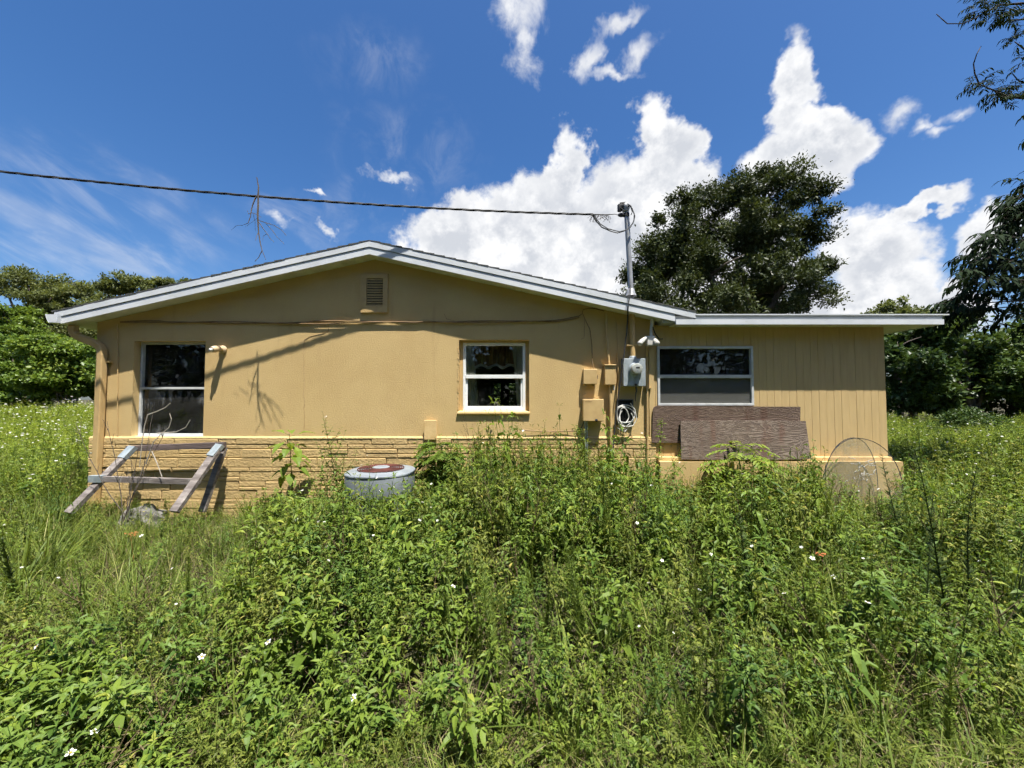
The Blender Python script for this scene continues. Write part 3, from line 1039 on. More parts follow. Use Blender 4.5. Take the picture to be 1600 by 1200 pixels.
t, r = boxthing('junction_box', 'small tan junction box with two stub feet, upper left of electric meter', 'utility box', (912, 577), (933, 600), .09, 'tanpaint')
for px in (915.5, 928):
    p = W(px, 602, YW - .05)
    MB().lathe([(.016, -.02), (.016, .02)], p, n=10).obj('cable_gland', 'tanpaint', t, smooth=True)
MB().box(r[1] + .004, r[1] + .014, YW - .07, YW - .05, (r[2] + r[3]) / 2 - .03, (r[2] + r[3]) / 2 + .02).obj('latch', 'black', t)
t, r = boxthing('disconnect_box', 'narrow tan disconnect box on vertical conduit, left of electric meter', 'utility box', (945.5, 572), (962, 601), .10, 'tanpaint')
MB().box(r[0] - .012, r[1] + .008, YW - .115, YW - .002, r[3] + .005, r[3] + .022).obj('rain_hood', 'tanpaint', t, bevel=.005)
mb = MB().tube([W(947.5, 490, YW - .03), W(949, 535, YW - .04), W(952, 571, YW - .045)], .017, 10)
mb.obj('conduit', 'tanpaint', t, smooth=True)
mb = MB().tube([W(953.5, 601, YW - .045), W(954.5, 640, YW - .05), W(955, 712, YW - .06), W(955, 790, YW - .06)], .022, 10)
mb.obj('conduit', 'tanpaint', t, smooth=True)
MB().lathe([(.014, -.04), (.014, .03)], W(959, 605, YW - .05), n=10).obj('cable_gland', 'lamp_white', t, smooth=True)
t, r = boxthing('telecom_box', 'large tan telephone interface box, lowest of the wall boxes', 'utility box', (911.5, 624), (943.5, 658), .13, 'tanpaint', .014)
MB().box(r[0] + .02, r[0] + .11, YW - .132, YW - .1305, r[3] - .032, r[3] - .026).obj('embossed_line', 'wire_tan', t)
MB().lathe([(.018, 0), (.018, .012), (.006, .016)], (r[0] + .17, YW - .13, r[2] + .012), axis='y', n=12).obj('lock', 'black', t)
for i, px in enumerate((914, 917)):
    MB().tube([W(px, 658, YW - .05), W(px + .5, 700, YW - .05), W(px + .5, 780, YW - .06)], .009, 8).obj('riser_tube', 'galv', t, smooth=True)
mb = MB().tube([W(912, 660, YW - .04), W(907, 672, YW - .02), W(904, 682, YW - .04)], .006, 6)
mb.obj('drop_wire', 'black', t)
# outlet cover
r = rect((664, 657.5), (682, 688), YW - .03)
t = thing('outlet_box', 'cream outdoor outlet cover low on the wall above the air conditioner', 'outlet', ((r[0] + r[1]) / 2, YW, r[2]))
MB().box(r[0], r[1], YW - .045, YW - .002, r[2], r[3]).obj('housing', 'lamp_tan', t, bevel=.005)
MB().box(r[0] - .006, r[1] + .006, YW - .06, YW - .046, r[2] + .01, r[3] + .008).obj('lid', 'sill', t, bevel=.005)

# electric meter with service mast above
r = rect((974.5, 560), (1008.5, 603.5), YW - .12)
t = thing('electric_meter', 'grey galvanised electric meter box with round glass dial', 'electric meter', ((r[0] + r[1]) / 2, YW, r[2]))
MB().box(r[0], r[1], YW - .11, YW - .002, r[2], r[3]).obj('housing', 'galv', t, bevel=.004)
MB().box(r[0] - .005, r[1] + .005, YW - .12, YW - .111, r[2] + .004, r[3] - .004).obj('cover', 'galv', t, bevel=.003)
c = W(993, 577, YW - .13)
MB().lathe([(.088, 0), (.088, .025), (.080, .03), (.078, .03)], (c.x, YW - .1201, c.z), axis='y', n=28).obj('socket_ring', 'galv', t, smooth=True)
dial = MB().lathe([(.074, .031), (.074, .075), (.066, .095), (.05, .10), (.004, .10)], (c.x, YW - .1201, c.z), axis='y', n=28).obj('dial', 'meter_face', t, smooth=True)
MB().box(c.x - .022, c.x + .026, YW - .2225, YW - .2205, c.z + .008, c.z + .026).obj('display', 'black', dial)
MB().box(c.x - .012, c.x + .002, YW - .2225, YW - .2205, c.z - .022, c.z - .010).obj('plate', 'galv', dial)
MB().lathe([(.014, -.02), (.016, .012)], W(993.5, 601, YW - .128), n=10).obj('seal', 'dark', t)
mb = MB().tube([W(994, 604, YW - .06), W(994.5, 611, YW - .06), W(993, 618, YW - .05), W(993, 627, YW - .03)], [.014, .012, .008, .005], 8)
mb.obj('ground_wire', 'wire_grey', t)

zs = fb(W(985, 485, 5.1).x)
mast = thing('service_mast', 'grey steel electric service mast rising through the roof edge', 'mast', W(988, 560, YW - .06))
YM = 5.13
p0 = W(988.5, 560, YM)
MB().tube([p0, W(987.6, 489, YM)], .036, 14).obj('lower_pipe', 'tanpaint', mast, smooth=True)
MB().box(p0.x - .085, p0.x + .05, YM - .037, YW - .003, W(988, 541, YM).z, W(988, 538, YM).z).obj('strap', 'tanpaint', mast, bevel=.002)
MB().lathe([(.05, -.03), (.05, .01), (.04, .03)], p0, n=14).obj('hub', 'galv', mast, smooth=True)
MB().tube([W(987.6, 489, YM), W(985, 440, YM), W(979, 331, YM)], .034, 14).obj('upper_pipe', 'mast', mast, smooth=True)
MB().lathe([(.075, -.05), (.055, .0), (.046, .04), (.036, .05)], W(985.6, 457, YM), n=16).obj('roof_boot', 'mast', mast, smooth=True)
wh = W(977.5, 324, YM)
mb = MB().lathe([(.045, -.06), (.05, -.03), (.062, 0), (.055, .035), (.03, .055), (.004, .06)], wh, n=16)
hood = mb.obj('weatherhead', 'mast', mast, smooth=True)
mb = MB().tube([wh + Vector((-.01, 0, .02)), wh + Vector((-.08, -.01, .0)), wh + Vector((-.085, -.01, -.06))], [.05, .045, .03], 10)
mb.obj('hood_lip', 'black', mast, smooth=True)
ins = W(970, 336, YM)
mb = MB().tube([W(978, 336, YM), W(973.5, 336, YM - .005), ins, W(966.5, 336, YM - .01)], [.03, .026, .03, .018], 10)
mb.obj('insulator', 'black', mast, smooth=True)
mb = MB().lathe([(.04, -.02), (.04, .02)], W(978.8, 336, YM), n=14)
mb.obj('clamp', 'black', mast)
# conductors looping from the head to the line
for k, (pts, rr) in enumerate((
        ([(973, 326), (967.5, 322), (969, 317), (977, 316), (986, 322), (991, 334), (990.5, 345), (985, 355), (975, 361), (965, 364), (955, 361.5), (940, 355), (932, 346), (925, 336)], .0075),
        ([(974, 328), (970, 325), (973, 318), (982, 319), (988, 326), (992, 338), (989, 349), (980, 359), (968, 362), (950, 357.5), (938, 350), (931, 341), (926, 335.5)], .0075),
        ([(979, 318), (985, 322), (988, 331), (986, 336)], .006))):
    P = [W(x, y, YM - .03 - .012 * k - (.05 if 3 < i < 9 else 0)) for i, (x, y) in enumerate(pts)]
    MB().tube(P, rr, 6).obj('service_wire', 'wire_grey', mast, smooth=True)

# the overhead line
line = thing('power_line', 'twisted dark overhead power line running left from the service mast', 'power line', W(966, 336, YM - .01))
P0, P1, P2 = W(966, 336, 5.12), W(405, 306.5, 4.645), W(0, 268, 4.365)


def lineat(u):
    """u metres along the run towards the left"""
    L1 = (P0.xy - P1.xy).length
    L2 = (P0.xy - P2.xy).length
    d = (P2 - P0)
    d.z = 0
    d.normalize()
    a = np.array([[L1, L1 * L1], [L2, L2 * L2]])
    k = np.linalg.solve(a, np.array([P1.z - P0.z, P2.z - P0.z]))
    q = P0 + d * u
    return Vector((q.x, q.y, P0.z + k[0] * u + k[1] * u * u))


for k in range(3):
    pts = []
    N = 260
    for i in range(N):
        u = 0.35 + 13.0 * i / (N - 1)
        p = lineat(u)
        a = u * 11 + k * 2 * PI / 3
        pts.append(p + Vector((0, math.cos(a), math.sin(a))) * .0085)
    MB().tube(pts, .0075 if k else .006, 6).obj('strand', 'black', line, smooth=True)
mb = MB().tube([W(966, 336, YM - .01), W(961, 334.6, 5.12), lineat(.18), lineat(.36)], [.005, .005, .009, .010], 8)
mb.obj('dead_end_clamp', 'wire_grey', line, smooth=True)
mb = MB()
r2 = random.Random(8)
for i in range(26):
    a = lineat(.12 + .25 * r2.random())
    pts = [a]
    d = Vector((r2.uniform(-1, 1), r2.uniform(-.5, .5), -1.4)).normalized()
    for s in range(4):
        d = (d + Vector((r2.uniform(-1, 1), r2.uniform(-1, 1), r2.uniform(-.9, .5))) * .7).normalized()
        pts.append(pts[-1] + d * .028)
    mb.tube(pts, .0025, 4)
o = mb.obj('moss_tuft', 'twig')
tag(o, 'small tuft of air moss on the line clamp by the mast', 'moss')

# dead twig caught on the line
tw = MB()
TY = 4.64
tp = lambda x, y, dy=0: W(360 + x / 7.5, 260 + y / 7.5, TY - .02 + dy)
tw.tube([tp(*q) for q in ((310, 130), (318, 180), (330, 240), (326, 330), (325, 460), (320, 560), (322, 640), (330, 770), (350, 900), (372, 985), (415, 1095))], [.006, .006, .008, .010, .011, .011, .010, .008, .007, .005, .002], 6)
for br, w in (([(372, 985), (330, 1070), (285, 1115)], .005), ([(330, 770), (308, 815), (296, 868)], .004), ([(325, 630), (400, 655), (510, 690), (600, 745), (655, 810)], .005),
              ([(325, 640), (370, 710), (430, 790), (470, 850), (510, 888)], .005), ([(430, 790), (385, 815), (378, 870)], .003), ([(410, 660), (490, 750), (550, 830), (635, 910)], .004),
              ([(326, 330), (290, 380), (262, 450), (245, 520), (235, 590), (208, 665)], .009), ([(208, 665), (140, 690), (75, 692)], .003), ([(245, 540), (215, 560), (195, 515)], .004),
              ([(245, 540), (300, 560), (340, 580), (360, 600)], .004), ([(75, 692), (40, 720), (12, 745)], .002), ([(270, 560), (290, 650), (292, 760)], .0025), ([(320, 600), (270, 640), (175, 710)], .002)):
    k = len(br)
    dy = random.Random(int(br[0][0] + w * 1e4)).uniform(-.08, .08)
    tw.tube([tp(x, y, dy * i / k) for i, (x, y) in enumerate(br)], [w * (1 - .6 * i / k) for i in range(k)], 5)
tag(tw.obj('dead_twig', 'twig'), 'dead forked twig hanging from the overhead line above the roof', 'twig')

# cables fixed along the wall
for nm, lab, pts, rad, m_ in (
        ('wall_cable', 'pair of painted cables strung across the gable wall below the vent', None, None, None),):
    cab = thing(nm, lab, 'cable', W(550, 504, YW - .02))
    for k in range(2):
        P = []
        for i in range(60):
            t_ = i / 59
            x = 188 + 717 * t_
            y = 502.5 + (1.6 if k else -1.2) * math.sin(t_ * 17 + k) + (1.5 if 250 < x < 480 else 0) + (2 if k and 480 < x < 650 else 0)
            if x > 860:
                y -= (x - 860) ** 1.5 * .025
            P.append(W(x, y, YW - .018 - .008 * k))
        MB().tube(P, .0075, 6).obj('strand', 'wire_tan', cab, smooth=True)
    P = [W(905, 493.5, YW - .02), W(910, 490, YW - .02), W(911, 484, YW - .03), W(918, 482, YW - .03), W(930, 482, YW - .02), W(944, 486, YW - .02)]
    MB().tube(P, .008, 6).obj('strand', 'wire_tan', cab, smooth=True)
    MB().tube([W(911, 491, YW - .02), W(916, 503, YW - .02), W(922, 515, YW - .02), W(925, 540, YW - .02), W(925.5, 566, YW - .03), W(928, 577, YW - .05)], .0055, 6).obj('drop', 'wire_tan', cab, smooth=True)
    MB().tube([W(913, 498, YW - .01), W(913, 527, YW - .01), W(908, 530, YW - .01)], .003, 5).obj('drop', 'wire_tan', cab)
    MB().tube([W(694, 490, YW - .012), W(698, 498.5, YW - .015), W(710, 501, YW - .02)], .003, 5).obj('stub', 'wire_tan', cab)
o = MB().tube([W(183, 507, YW - .012), W(184, 566, YW - .012), W(183.5, 680, YW - .014)], .006, 6).obj('thin_conduit', 'tanpaint', smooth=True)
tag(o, 'thin tan wire run vertically between the downspout and left window', 'cable')
o = MB().tube([W(958, 489, YW - .014), W(964, 505, YW - .014), W(965, 540, YW - .014), W(966, 590, YW - .02), W(964, 627, YW - .03)], .007, 6).obj('riser_cable', 'tanpaint', smooth=True)
tag(o, 'tan painted cable running down between the disconnect box and meter', 'cable')
o = MB().tube([W(981.5, 478, 4.935), W(981, 486, 4.95), W(981, 492, 5.05), W(979, 520, 5.09), W(975, 555, 5.05), W(967, 610, 5.09), W(962, 650, 5.1), W(958, 700, 5.08), W(955, 760, 5.0)], .009, 8).obj('black_cable', 'black', smooth=True)
tag(o, 'loose black cable slanting down the wall from the roof edge', 'cable')
o = MB().tube([W(985, 446, 4.935), W(982.5, 462, 4.93), W(981.5, 478, 4.932), W(984, 466, 4.93), W(986, 450, 4.935)], .005, 6).obj('tie_wire', 'wire_grey', smooth=True)
tag(o, 'thin tie wires hanging from the mast over the white fascia', 'cable')
o = MB().tube([W(818, 672, YW - .03), W(850, 674.5, YW - .02), W(885, 673.5, YW - .02), W(906, 674, YW - .03)], .008, 6).obj('low_cable', 'wire_tan', smooth=True)
tag(o, 'short tan cable sagging along the top of the stone band', 'cable')
# corner pipes
cp = thing('corner_pipe', 'tan vertical pipe at the corner between meter and annex window', 'pipe', W(1014, 780, YW - .04))
MB().tube([W(1010.5, 541, YW - .03), W(1011.5, 640, YW - .035), W(1012, 790, YW - .04)], .016, 10).obj('pipe', 'tanpaint', cp, smooth=True)
MB().box(W(1007.5, 600, YW).x, W(1016, 600, YW).x, YW - .055, YW - .003, W(1010, 607, YW).z, W(1010, 605, YW).z).obj('strap', 'tanpaint', cp)
MB().box(W(1013.5, 600, YW).x, W(1021, 600, YW).x, YW - .02, YW - .003, .3, W(1014, 545, YW).z).obj('corner_board', 'siding', cp)

# open junction with a coil of white cable
r = rect((963.5, 624), (989, 664), YW - .02)
pn = thing('cable_box', 'open dark wall box stuffed with coiled white cable below the meter', 'utility box', ((r[0] + r[1]) / 2, YW, r[2]))
mb = MB()
mb.box(r[0], r[1], YW - .012, YW - .004, r[2], r[3])
mb.obj('back_plate', 'dark', pn)
mb = MB()
for bx in ((r[0], r[1], r[3] - .012, r[3]), (r[0], r[0] + .012, r[2], r[3] - .012), (r[1] - .012, r[1], r[2], r[3] - .012)):
    mb.box(bx[0], bx[1], YW - .05, YW - .013, bx[2], bx[3])
mb.obj('rim', 'wire_grey', pn)
cc = W(977, 648, YW - .06)
for k in range(4):
    P = []
    n = 44
    for i in range(n):
        a = 2 * PI * i / n * (1.0 if k < 3 else .8) + k * .7
        ex, ez = .13 - .012 * k, .145 - .02 * k
        P.append(cc + Vector(((-.02 if k == 2 else 0) + ex * math.cos(a) * (1 + .07 * math.sin(3 * a + k)) * (.55 if k == 2 else 1), -.012 * k + .012 * math.sin(2 * a + k), ez * math.sin(a) + .015 * math.cos(2 * a + k) - .01 * k)))
    MB().tube(P, .0062, 6).obj('cable_loop', 'wire_white', pn, smooth=True)
for k, pts in enumerate((([(966, 660), (968, 666), (974, 670), (978, 671)]), ([(964, 668), (970, 672), (977, 674), (983, 666)]), ([(985, 630), (992, 640), (995, 655), (989, 665), (980, 667)]))):
    MB().tube([W(x, y, YW - .06 - .01 * k) for x, y in pts], .0055, 6).obj('cable_end', 'wire_white', pn, smooth=True)
for k in range(5):
    px = 968 + 4.2 * k
    MB().tube([W(px, 628, YW - .03), W(px + rnd.uniform(-2, 2), 640, YW - .04), W(px + rnd.uniform(-3, 3), 652, YW - .045), W(px + 1, 662, YW - .03)], .008, 6).obj('inner_wire', 'black', pn, smooth=True)

# flood light under the eave
fl = thing('flood_light', 'twin bulb flood light on a white box under the eave corner', 'flood light', W(1017, 540, 5.12))
ft = W(1019, 498, 5.1)
MB().tube([ft, W(1019, 506, 5.1), W(1017, 514, 5.1), W(1017.5, 526, 5.1)], [.03, .022, .018, .02], 8).obj('bracket', 'lamp_white', fl, smooth=True)
r = rect((1010.5, 525), (1023, 540), 5.08)
MB().box(r[0], r[1], 5.06, 5.14, r[2], r[3]).obj('box', 'lamp_white', fl, bevel=.01)
for (a, b, c) in (((1010, 527), (1001, 535), (998.3, 539)), ((1022, 530), (1026, 535), (1027.5, 537.5))):
    A, B, C = W(*a, 5.08), W(*b, 5.02), W(*c, 4.99)
    MB().tube([A, A.lerp(B, .3), B], [.018, .026, .034], 12).obj('lamp_holder', 'lamp_white', fl, smooth=True)
    mb = MB()
    d = (C - B).normalized()
    mb.tube([B - d * .005, B + d * .015, B + d * .03, B + d * .045, B + d * .052], [.028, .034, .034, .024, .004], 12)
    mb.obj('bulb', 'bulb', fl, smooth=True)
MB().tube([W(1020, 511, 5.1), W(1024, 522, 5.1), W(1030, 530, 5.14), W(1035, 529.5, 5.18)], .008, 6).obj('wire', 'black', fl, smooth=True)

# wall lamp by the left window
c = W(348, 546, YW)
lamp = thing('wall_lamp', 'small cream jelly-jar wall lamp right of the left window', 'wall lamp', (c.x, YW, c.z - .05))
MB().lathe([(.052, .002), (.052, .02), (.04, .03), (.02, .032)], (c.x + .01, YW, c.z), axis='y', n=18).obj('base', 'lamp_tan', lamp, smooth=True)
MB().tube([(c.x + .01, YW - .03, c.z), (c.x, YW - .07, c.z + .004), (c.x - .02, YW - .12, c.z - .012), (c.x - .03, YW - .15, c.z - .022)], [.026, .04, .046, .040], 14).obj('shade', 'lamp_tan', lamp, smooth=True)
MB().tube([(c.x - .03, YW - .15, c.z - .022), (c.x - .042, YW - .18, c.z - .032)], [.026, .018], 10).obj('socket', 'lamp_white', lamp, smooth=True)


# plywood sheets
def board(name, label, poly, y_bot, y_top, th, mat):
    mb = MB()
    zs = [p[1] for p in poly]
    zl0, zh0 = min(zs), max(zs)
    n = len(poly)
    vs = []
    for dy in (0, th):
        for x, z_ in poly:
            t_ = (z_ - zl0) / (zh0 - zl0)
            vs.append((x, y_bot + (y_top - y_bot) * t_ + dy, z_))
    mb.add(vs, [tuple(range(n)), tuple(range(2 * n - 1, n - 1, -1))] + [(i, i + n, (i + 1) % n + n, (i + 1) % n) for i in range(n)])
    o = mb.obj(name, mat)
    tag(o, label, 'plywood')


def pp(lst, Y):
    return [(W(x, y, Y).x, W(x, y, Y).z) for x, y in lst]


board('plywood_board', 'dark brown weathered plywood board fixed under the annex window, rounded corner', pp([(1019, 692), (1020, 640), (1022, 636), (1027, 633.5), (1140, 635), (1250, 635.5), (1250, 655), (1249, 692)][::-1], 5.16)[::-1], 5.160, 5.150, .018, 'ply_a')
board('plywood_board', 'grey weathered plywood board with swirling grain leaning in front of the brown one', pp([(1064, 717.5), (1065, 658), (1150, 657), (1262, 658), (1266, 717), (1160, 719)], 5.09), 5.075, 5.125, .018, 'ply_b')

# mesh screen: two arched wire panels
ms = thing('mesh_screen', 'arched black wire mesh screen leaning on the annex plinth corner', 'mesh screen', W(1340, 775, 4.9))


def arch(pxl, pxr, cx, ytop, ybot, Yb, Yt, n=26):
    P = []
    for i in range(n + 1):
        a = PI * i / n
        ca, sa = math.cos(a), math.sin(a)
        x = cx - (cx - pxl) * ca if ca > 0 else cx - (pxr - cx) * ca
        y = ybot - (ybot - ytop) * (abs(sa) ** .8)
        P.append(W(x, y, Yb + (Yt - Yb) * (ybot - y) / (ybot - ytop)))
    return P


A1 = arch(1287, 1372, 1334, 684, 775, 4.86, 5.0)
A2 = arch(1283, 1412, 1338, 684.5, 788, 4.72, 4.98)
for P in (A1, A2):
    MB().tube(P, .0045, 6).obj('rim', 'black', ms, smooth=True)
    mb = MB()
    n = len(P)
    c_ = (P[0] + P[-1]) / 2
    mb.v = [tuple(p) for p in P] + [tuple(c_)]
    mb.f = [(i, i + 1, n) for i in range(n - 1)]
    mb.mi, mb.tint = [0] * len(mb.f), [.5] * len(mb.f)
    mb.obj('mesh_panel', 'mesh', ms)
mb = MB()
r3 = random.Random(4)
for i in range(26):
    x, y = r3.gauss(1347, 9), r3.gauss(733, 11)
    pts = [W(x, y, 4.9)]
    a = r3.uniform(0, 6.3)
    for s in range(3):
        a += r3.uniform(-.8, .8)
        x += 4 * math.cos(a)
        y += 3 * math.sin(a)
        pts.append(W(x, y, 4.9 + r3.uniform(-.03, .03)))
    mb.tube(pts, .004, 4)
tag(mb.obj('cobweb_litter', 'litter'), 'pale grey clump of dry litter caught behind the mesh screen', 'litter')

# ------------------------------------------------------------------ air conditioner
AC = W(595.5, 732, 4.45)
ACX, ACY, ACZ = AC.x, AC.y, AC.z
ac = thing('air_conditioner', 'round grey outdoor air conditioner with rusty top grille among the weeds', 'air conditioner', (ACX, ACY, 0))
MB().box(ACX - .5, ACX + .5, ACY - .5, ACY + .5, -.1, .06).obj('pad', 'concrete', ac, bevel=.01)
MB().lathe([(.375, .06), (.375, ACZ - .27)], (ACX, ACY, 0), n=40, sq=2.6).obj('coil', 'dark', ac, smooth=True)
MB().lathe([(.40, ACZ - .27), (.402, ACZ - .26), (.402, ACZ - .045), (.40, ACZ - .04)], (ACX, ACY, 0), n=40, sq=2.6).obj('shroud', 'ac', ac, smooth=True)
MB().lathe([(.406, ACZ - .045), (.410, ACZ - .038), (.408, ACZ - .026), (.392, ACZ - .016), (.29, ACZ), (.285, ACZ - .004)], (ACX, ACY, 0), n=40, sq=2.5).obj('lid', 'ac_top', ac, smooth=True)
MB().lathe([(.405, .065), (.405, .12)], (ACX, ACY, 0), n=40, sq=2.6).obj('base_pan', 'ac', ac, smooth=True)
for i in range(64):
    a = 2 * PI * i / 64
    ca, sa = math.cos(a), math.sin(a)
    q = (abs(ca) ** 2.6 + abs(sa) ** 2.6) ** (-1 / 2.6) * .394
    p = Vector((ACX + q * ca, ACY + q * sa, 0))
    if sa < .5:
        MB().bar(p + Vector((0, 0, .12)), p + Vector((0, 0, ACZ - .268)), .009, .009, (ca, sa, 0)).obj('louvre', 'ac', ac)
mb = MB()
for k in range(9):
    rr = .07 + .026 * k
    mb.tube([(ACX + rr * math.cos(a * 2 * PI / 40), ACY + rr * math.sin(a * 2 * PI / 40), ACZ + .004 + .012 * (1 - k / 9)) for a in range(41)], .0055, 5, caps=False)
for k in range(8):
    a = k * PI / 4
    mb.tube([(ACX + .05 * math.cos(a), ACY + .05 * math.sin(a), ACZ + .012), (ACX + .288 * math.cos(a), ACY + .288 * math.sin(a), ACZ + .002)], .006, 5)
mb.obj('fan_grille', 'rust', ac)
MB().lathe([(.30, ACZ - .02), (.283, ACZ - .012), (.004, ACZ - .012)], (ACX, ACY, 0), n=32).obj('fan_well', 'rust', ac)
MB().lathe([(.105, ACZ + .004), (.105, ACZ + .018), (.09, ACZ + .024), (.004, ACZ + .026)], (ACX, ACY, 0), n=24).obj('motor_cap', 'ac_top', ac, smooth=True)

ac.scale = (.91, .91, 1.0)

# ------------------------------------------------------------------ old timber frame below the left window
fr = thing('timber_frame', 'weathered timber frame with metal brackets leaning below the left window', 'timber frame', W(225, 790, 4.75))
tl, trr = W(199, 701, 5.05), W(352, 695, 5.05)
MB().bar(tl, trr, .05, .075).obj('top_rail', 'oldwood_d', fr, bevel=.004)
la, lb = W(207, 701, 4.98), W(107, 802, 4.45)
ra, rb = W(343, 698, 4.98), W(272, 800, 4.45)
MB().bar(la, lb, .10, .05, (0, -.4, 1)).obj('leg', 'oldwood', fr, bevel=.004)
MB().bar(ra, rb, .10, .05, (0, -.4, 1)).obj('leg', 'oldwood', fr, bevel=.004)
MB().bar(W(350, 699, 5.08), W(316, 800, 4.85), .08, .045, (0, -.4, 1)).obj('leg', 'oldwood', fr, bevel=.004)
m0, m1 = la.lerp(lb, .50) + Vector((0, -.05, .015)), ra.lerp(rb, .55) + Vector((0, .035, -.02))
MB().bar(m0 + Vector((-.05, 0, 0)), m1 + Vector((.02, 0, 0)), .04, .07).obj('cross_rail', 'oldwood', fr, bevel=.004)
for q, ln in ((la, .15), (ra, .15)):
    d = (lb - la).normalized()
    MB().bar(q - d * .02 + Vector((0, -.006, .006)), q + d * ln + Vector((0, -.006, .006)), .108, .052, (0, -.4, 1)).obj('bracket', 'bracket', fr)
MB().bar(m0 + Vector((-.09, -.004, .0)), m0 + Vector((.07, -.004, .0)), .052, .08).obj('bracket', 'bracket', fr)

# rubble behind it
rk = MB()
rr = random.Random(2)
cr = W(225, 780, 4.75)
N1, N2 = 14, 9
for j in range(N2 + 1):
    for i in range(N1):
        a, b = 2 * PI * i / N1, PI * j / N2
        q = 1 + rr.uniform(-.16, .16)
        rk.v.append((cr.x + .25 * q * math.cos(a) * math.sin(b), cr.y + .17 * q * math.sin(a) * math.sin(b), -.02 + .2 * q * math.cos(b)))
for j in range(N2):
    for i in range(N1):
        rk.f.append((j * N1 + i, (j + 1) * N1 + i, (j + 1) * N1 + (i + 1) % N1, j * N1 + (i + 1) % N1))
        rk.mi.append(0)
        rk.tint.append(.5)
tag(rk.obj('rubble_lump', 'rock'), 'grey lump of rubble in the grass under the timber frame', 'rubble')


# dead twigs standing in front of the frame
def twigs(base, tips, name, label, mat, r0=.006, seed=1, forks=3):
    mb = MB()
    r_ = random.Random(seed)
    for tp_ in tips:
        b = Vector(base) + Vector((r_.uniform(-.08, .08), r_.uniform(-.06, .06), 0))
        e = Vector(tp_)
        n_ = 9
        P = []
        bow = Vector((r_.uniform(-.07, .07), r_.uniform(-.05, .05), 0))
        for i in range(n_):
            t_ = i / (n_ - 1)
            P.append(b.lerp(e, t_) + bow * math.sin(PI * t_) + Vector((r_.uniform(-1, 1), r_.uniform(-1, 1), r_.uniform(-1, 1))) * .008)
        mb.tube(P, [r0 * (1 - .75 * i / n_) for i in range(n_)], 5)
        for f in range(forks):
            k = r_.randint(3, n_ - 2)
            d = ((e - b).normalized() + Vector((r_.uniform(-1, 1), r_.uniform(-.6, .6), r_.uniform(-.3, .6))) * .8).normalized()
            L = r_.uniform(.08, .24)
            q = [P[k], P[k] + d * L * .5 + Vector((0, 0, .01)), P[k] + d * L + Vector((0, 0, r_.uniform(0, .05)))]
            mb.tube(q, [r0 * .5, r0 * .4, r0 * .2], 4)
    o = mb.obj(name, mat)
    tag(o, label, 'dead plant')


twigs(W(192, 815, 4.55), [W(240, 640, 4.6), W(262, 668, 4.7), W(222, 690, 4.6), W(205, 720, 4.5), W(118, 660, 4.5), W(162, 655, 4.5)], 'dead_shrub', 'leafless dead shrub of thin dark stems before the timber frame', 'twig', .006, 11, 4)
mb = MB()
for pts in ([(228, 725), (240, 690), (252, 678), (264, 668), (268, 655), (265, 646)], [(231, 648), (245, 643), (258, 637), (266, 630)], [(246, 677), (275, 675), (290, 668), (297, 656)],
            [(237, 705), (246, 725), (253, 745)], [(231, 648), (226, 665), (222, 690), (218, 730)]):
    k = len(pts)
    mb.tube([W(x, y, 4.65) for x, y in pts], [.006 * (1 - .5 * i / k) for i in range(k)], 6)
tag(mb.obj('bleached_twig', 'twig_pale'), 'pale bleached bare twig curving up in front of the left window', 'twig')


# ------------------------------------------------------------------ trees
def leaf_quads(P, D, U, L, Wd, rng):
    """folded four-point leaves: positions P, directions D, side vectors from U, lengths L"""
    D = D / np.linalg.norm(D, axis=1, keepdims=True)
    Sd = np.cross(D, U)
    Sd /= np.linalg.norm(Sd, axis=1, keepdims=True) + 1e-9
    Nn = np.cross(Sd, D)
    L = L[:, None]
    Wd = Wd[:, None]
    v0 = P
    v1 = P + D * L * .45 - Sd * Wd * .5 + Nn * Wd * .15
    v2 = P + D * L
    v3 = P + D * L * .45 + Sd * Wd * .5 + Nn * Wd * .15
    V = np.stack([v0, v1, v2, v3], 1).reshape(-1, 3)
    n = len(P)
    F = np.arange(n * 4).reshape(n, 4)
    F = np.concatenate([F[:, [0, 2, 1]], F[:, [0, 3, 2]]], 0)
    return V, F


def crown_leaves(clumps, nleaf, size, rng, aspect=.5, flat=.75, shell=.55, hang=0.0, size_var=.35):
    C = np.array([c[:3] for c in clumps])
    R = np.array([c[3] for c in clumps])
    w = R ** 2
    idx = rng.choice(len(C), nleaf, p=w / w.sum())
    d = rng.normal(size=(nleaf, 3))
    d /= np.linalg.norm(d, axis=1, keepdims=True)
    rad = (shell + (1 - shell) * rng.random(nleaf) ** .7) * (1 + .28 * rng.normal(size=nleaf))
    low = d[:, 2] < -.3
    rad[low] *= .75
    P = C[idx] + d * (R[idx] * rad)[:, None] * np.array([1, 1, flat])
    D = d * .6 + rng.normal(size=(nleaf, 3)) * .7 + np.array([0, 0, -hang])
    U = d * .5 + rng.normal(size=(nleaf, 3)) * .5 + np.array([0, 0, .8])
    L = size * (1 + size_var * rng.normal(size=nleaf)).clip(.4, 2)
    V, F = leaf_quads(P, D, U, L, L * aspect, rng)
    ct = rng.random(len(C))
    tint = (.45 * ct[idx] + .55 * rng.random(nleaf)).clip(0, 1)
    return V, F, np.concatenate([tint, tint])


def link(name, me, parent=None, loc=(0, 0, 0)):
    o = bpy.data.objects.new(name, me)
    COL.objects.link(o)
    o.location = loc
    if parent is not None:
        o.parent = parent
    return o


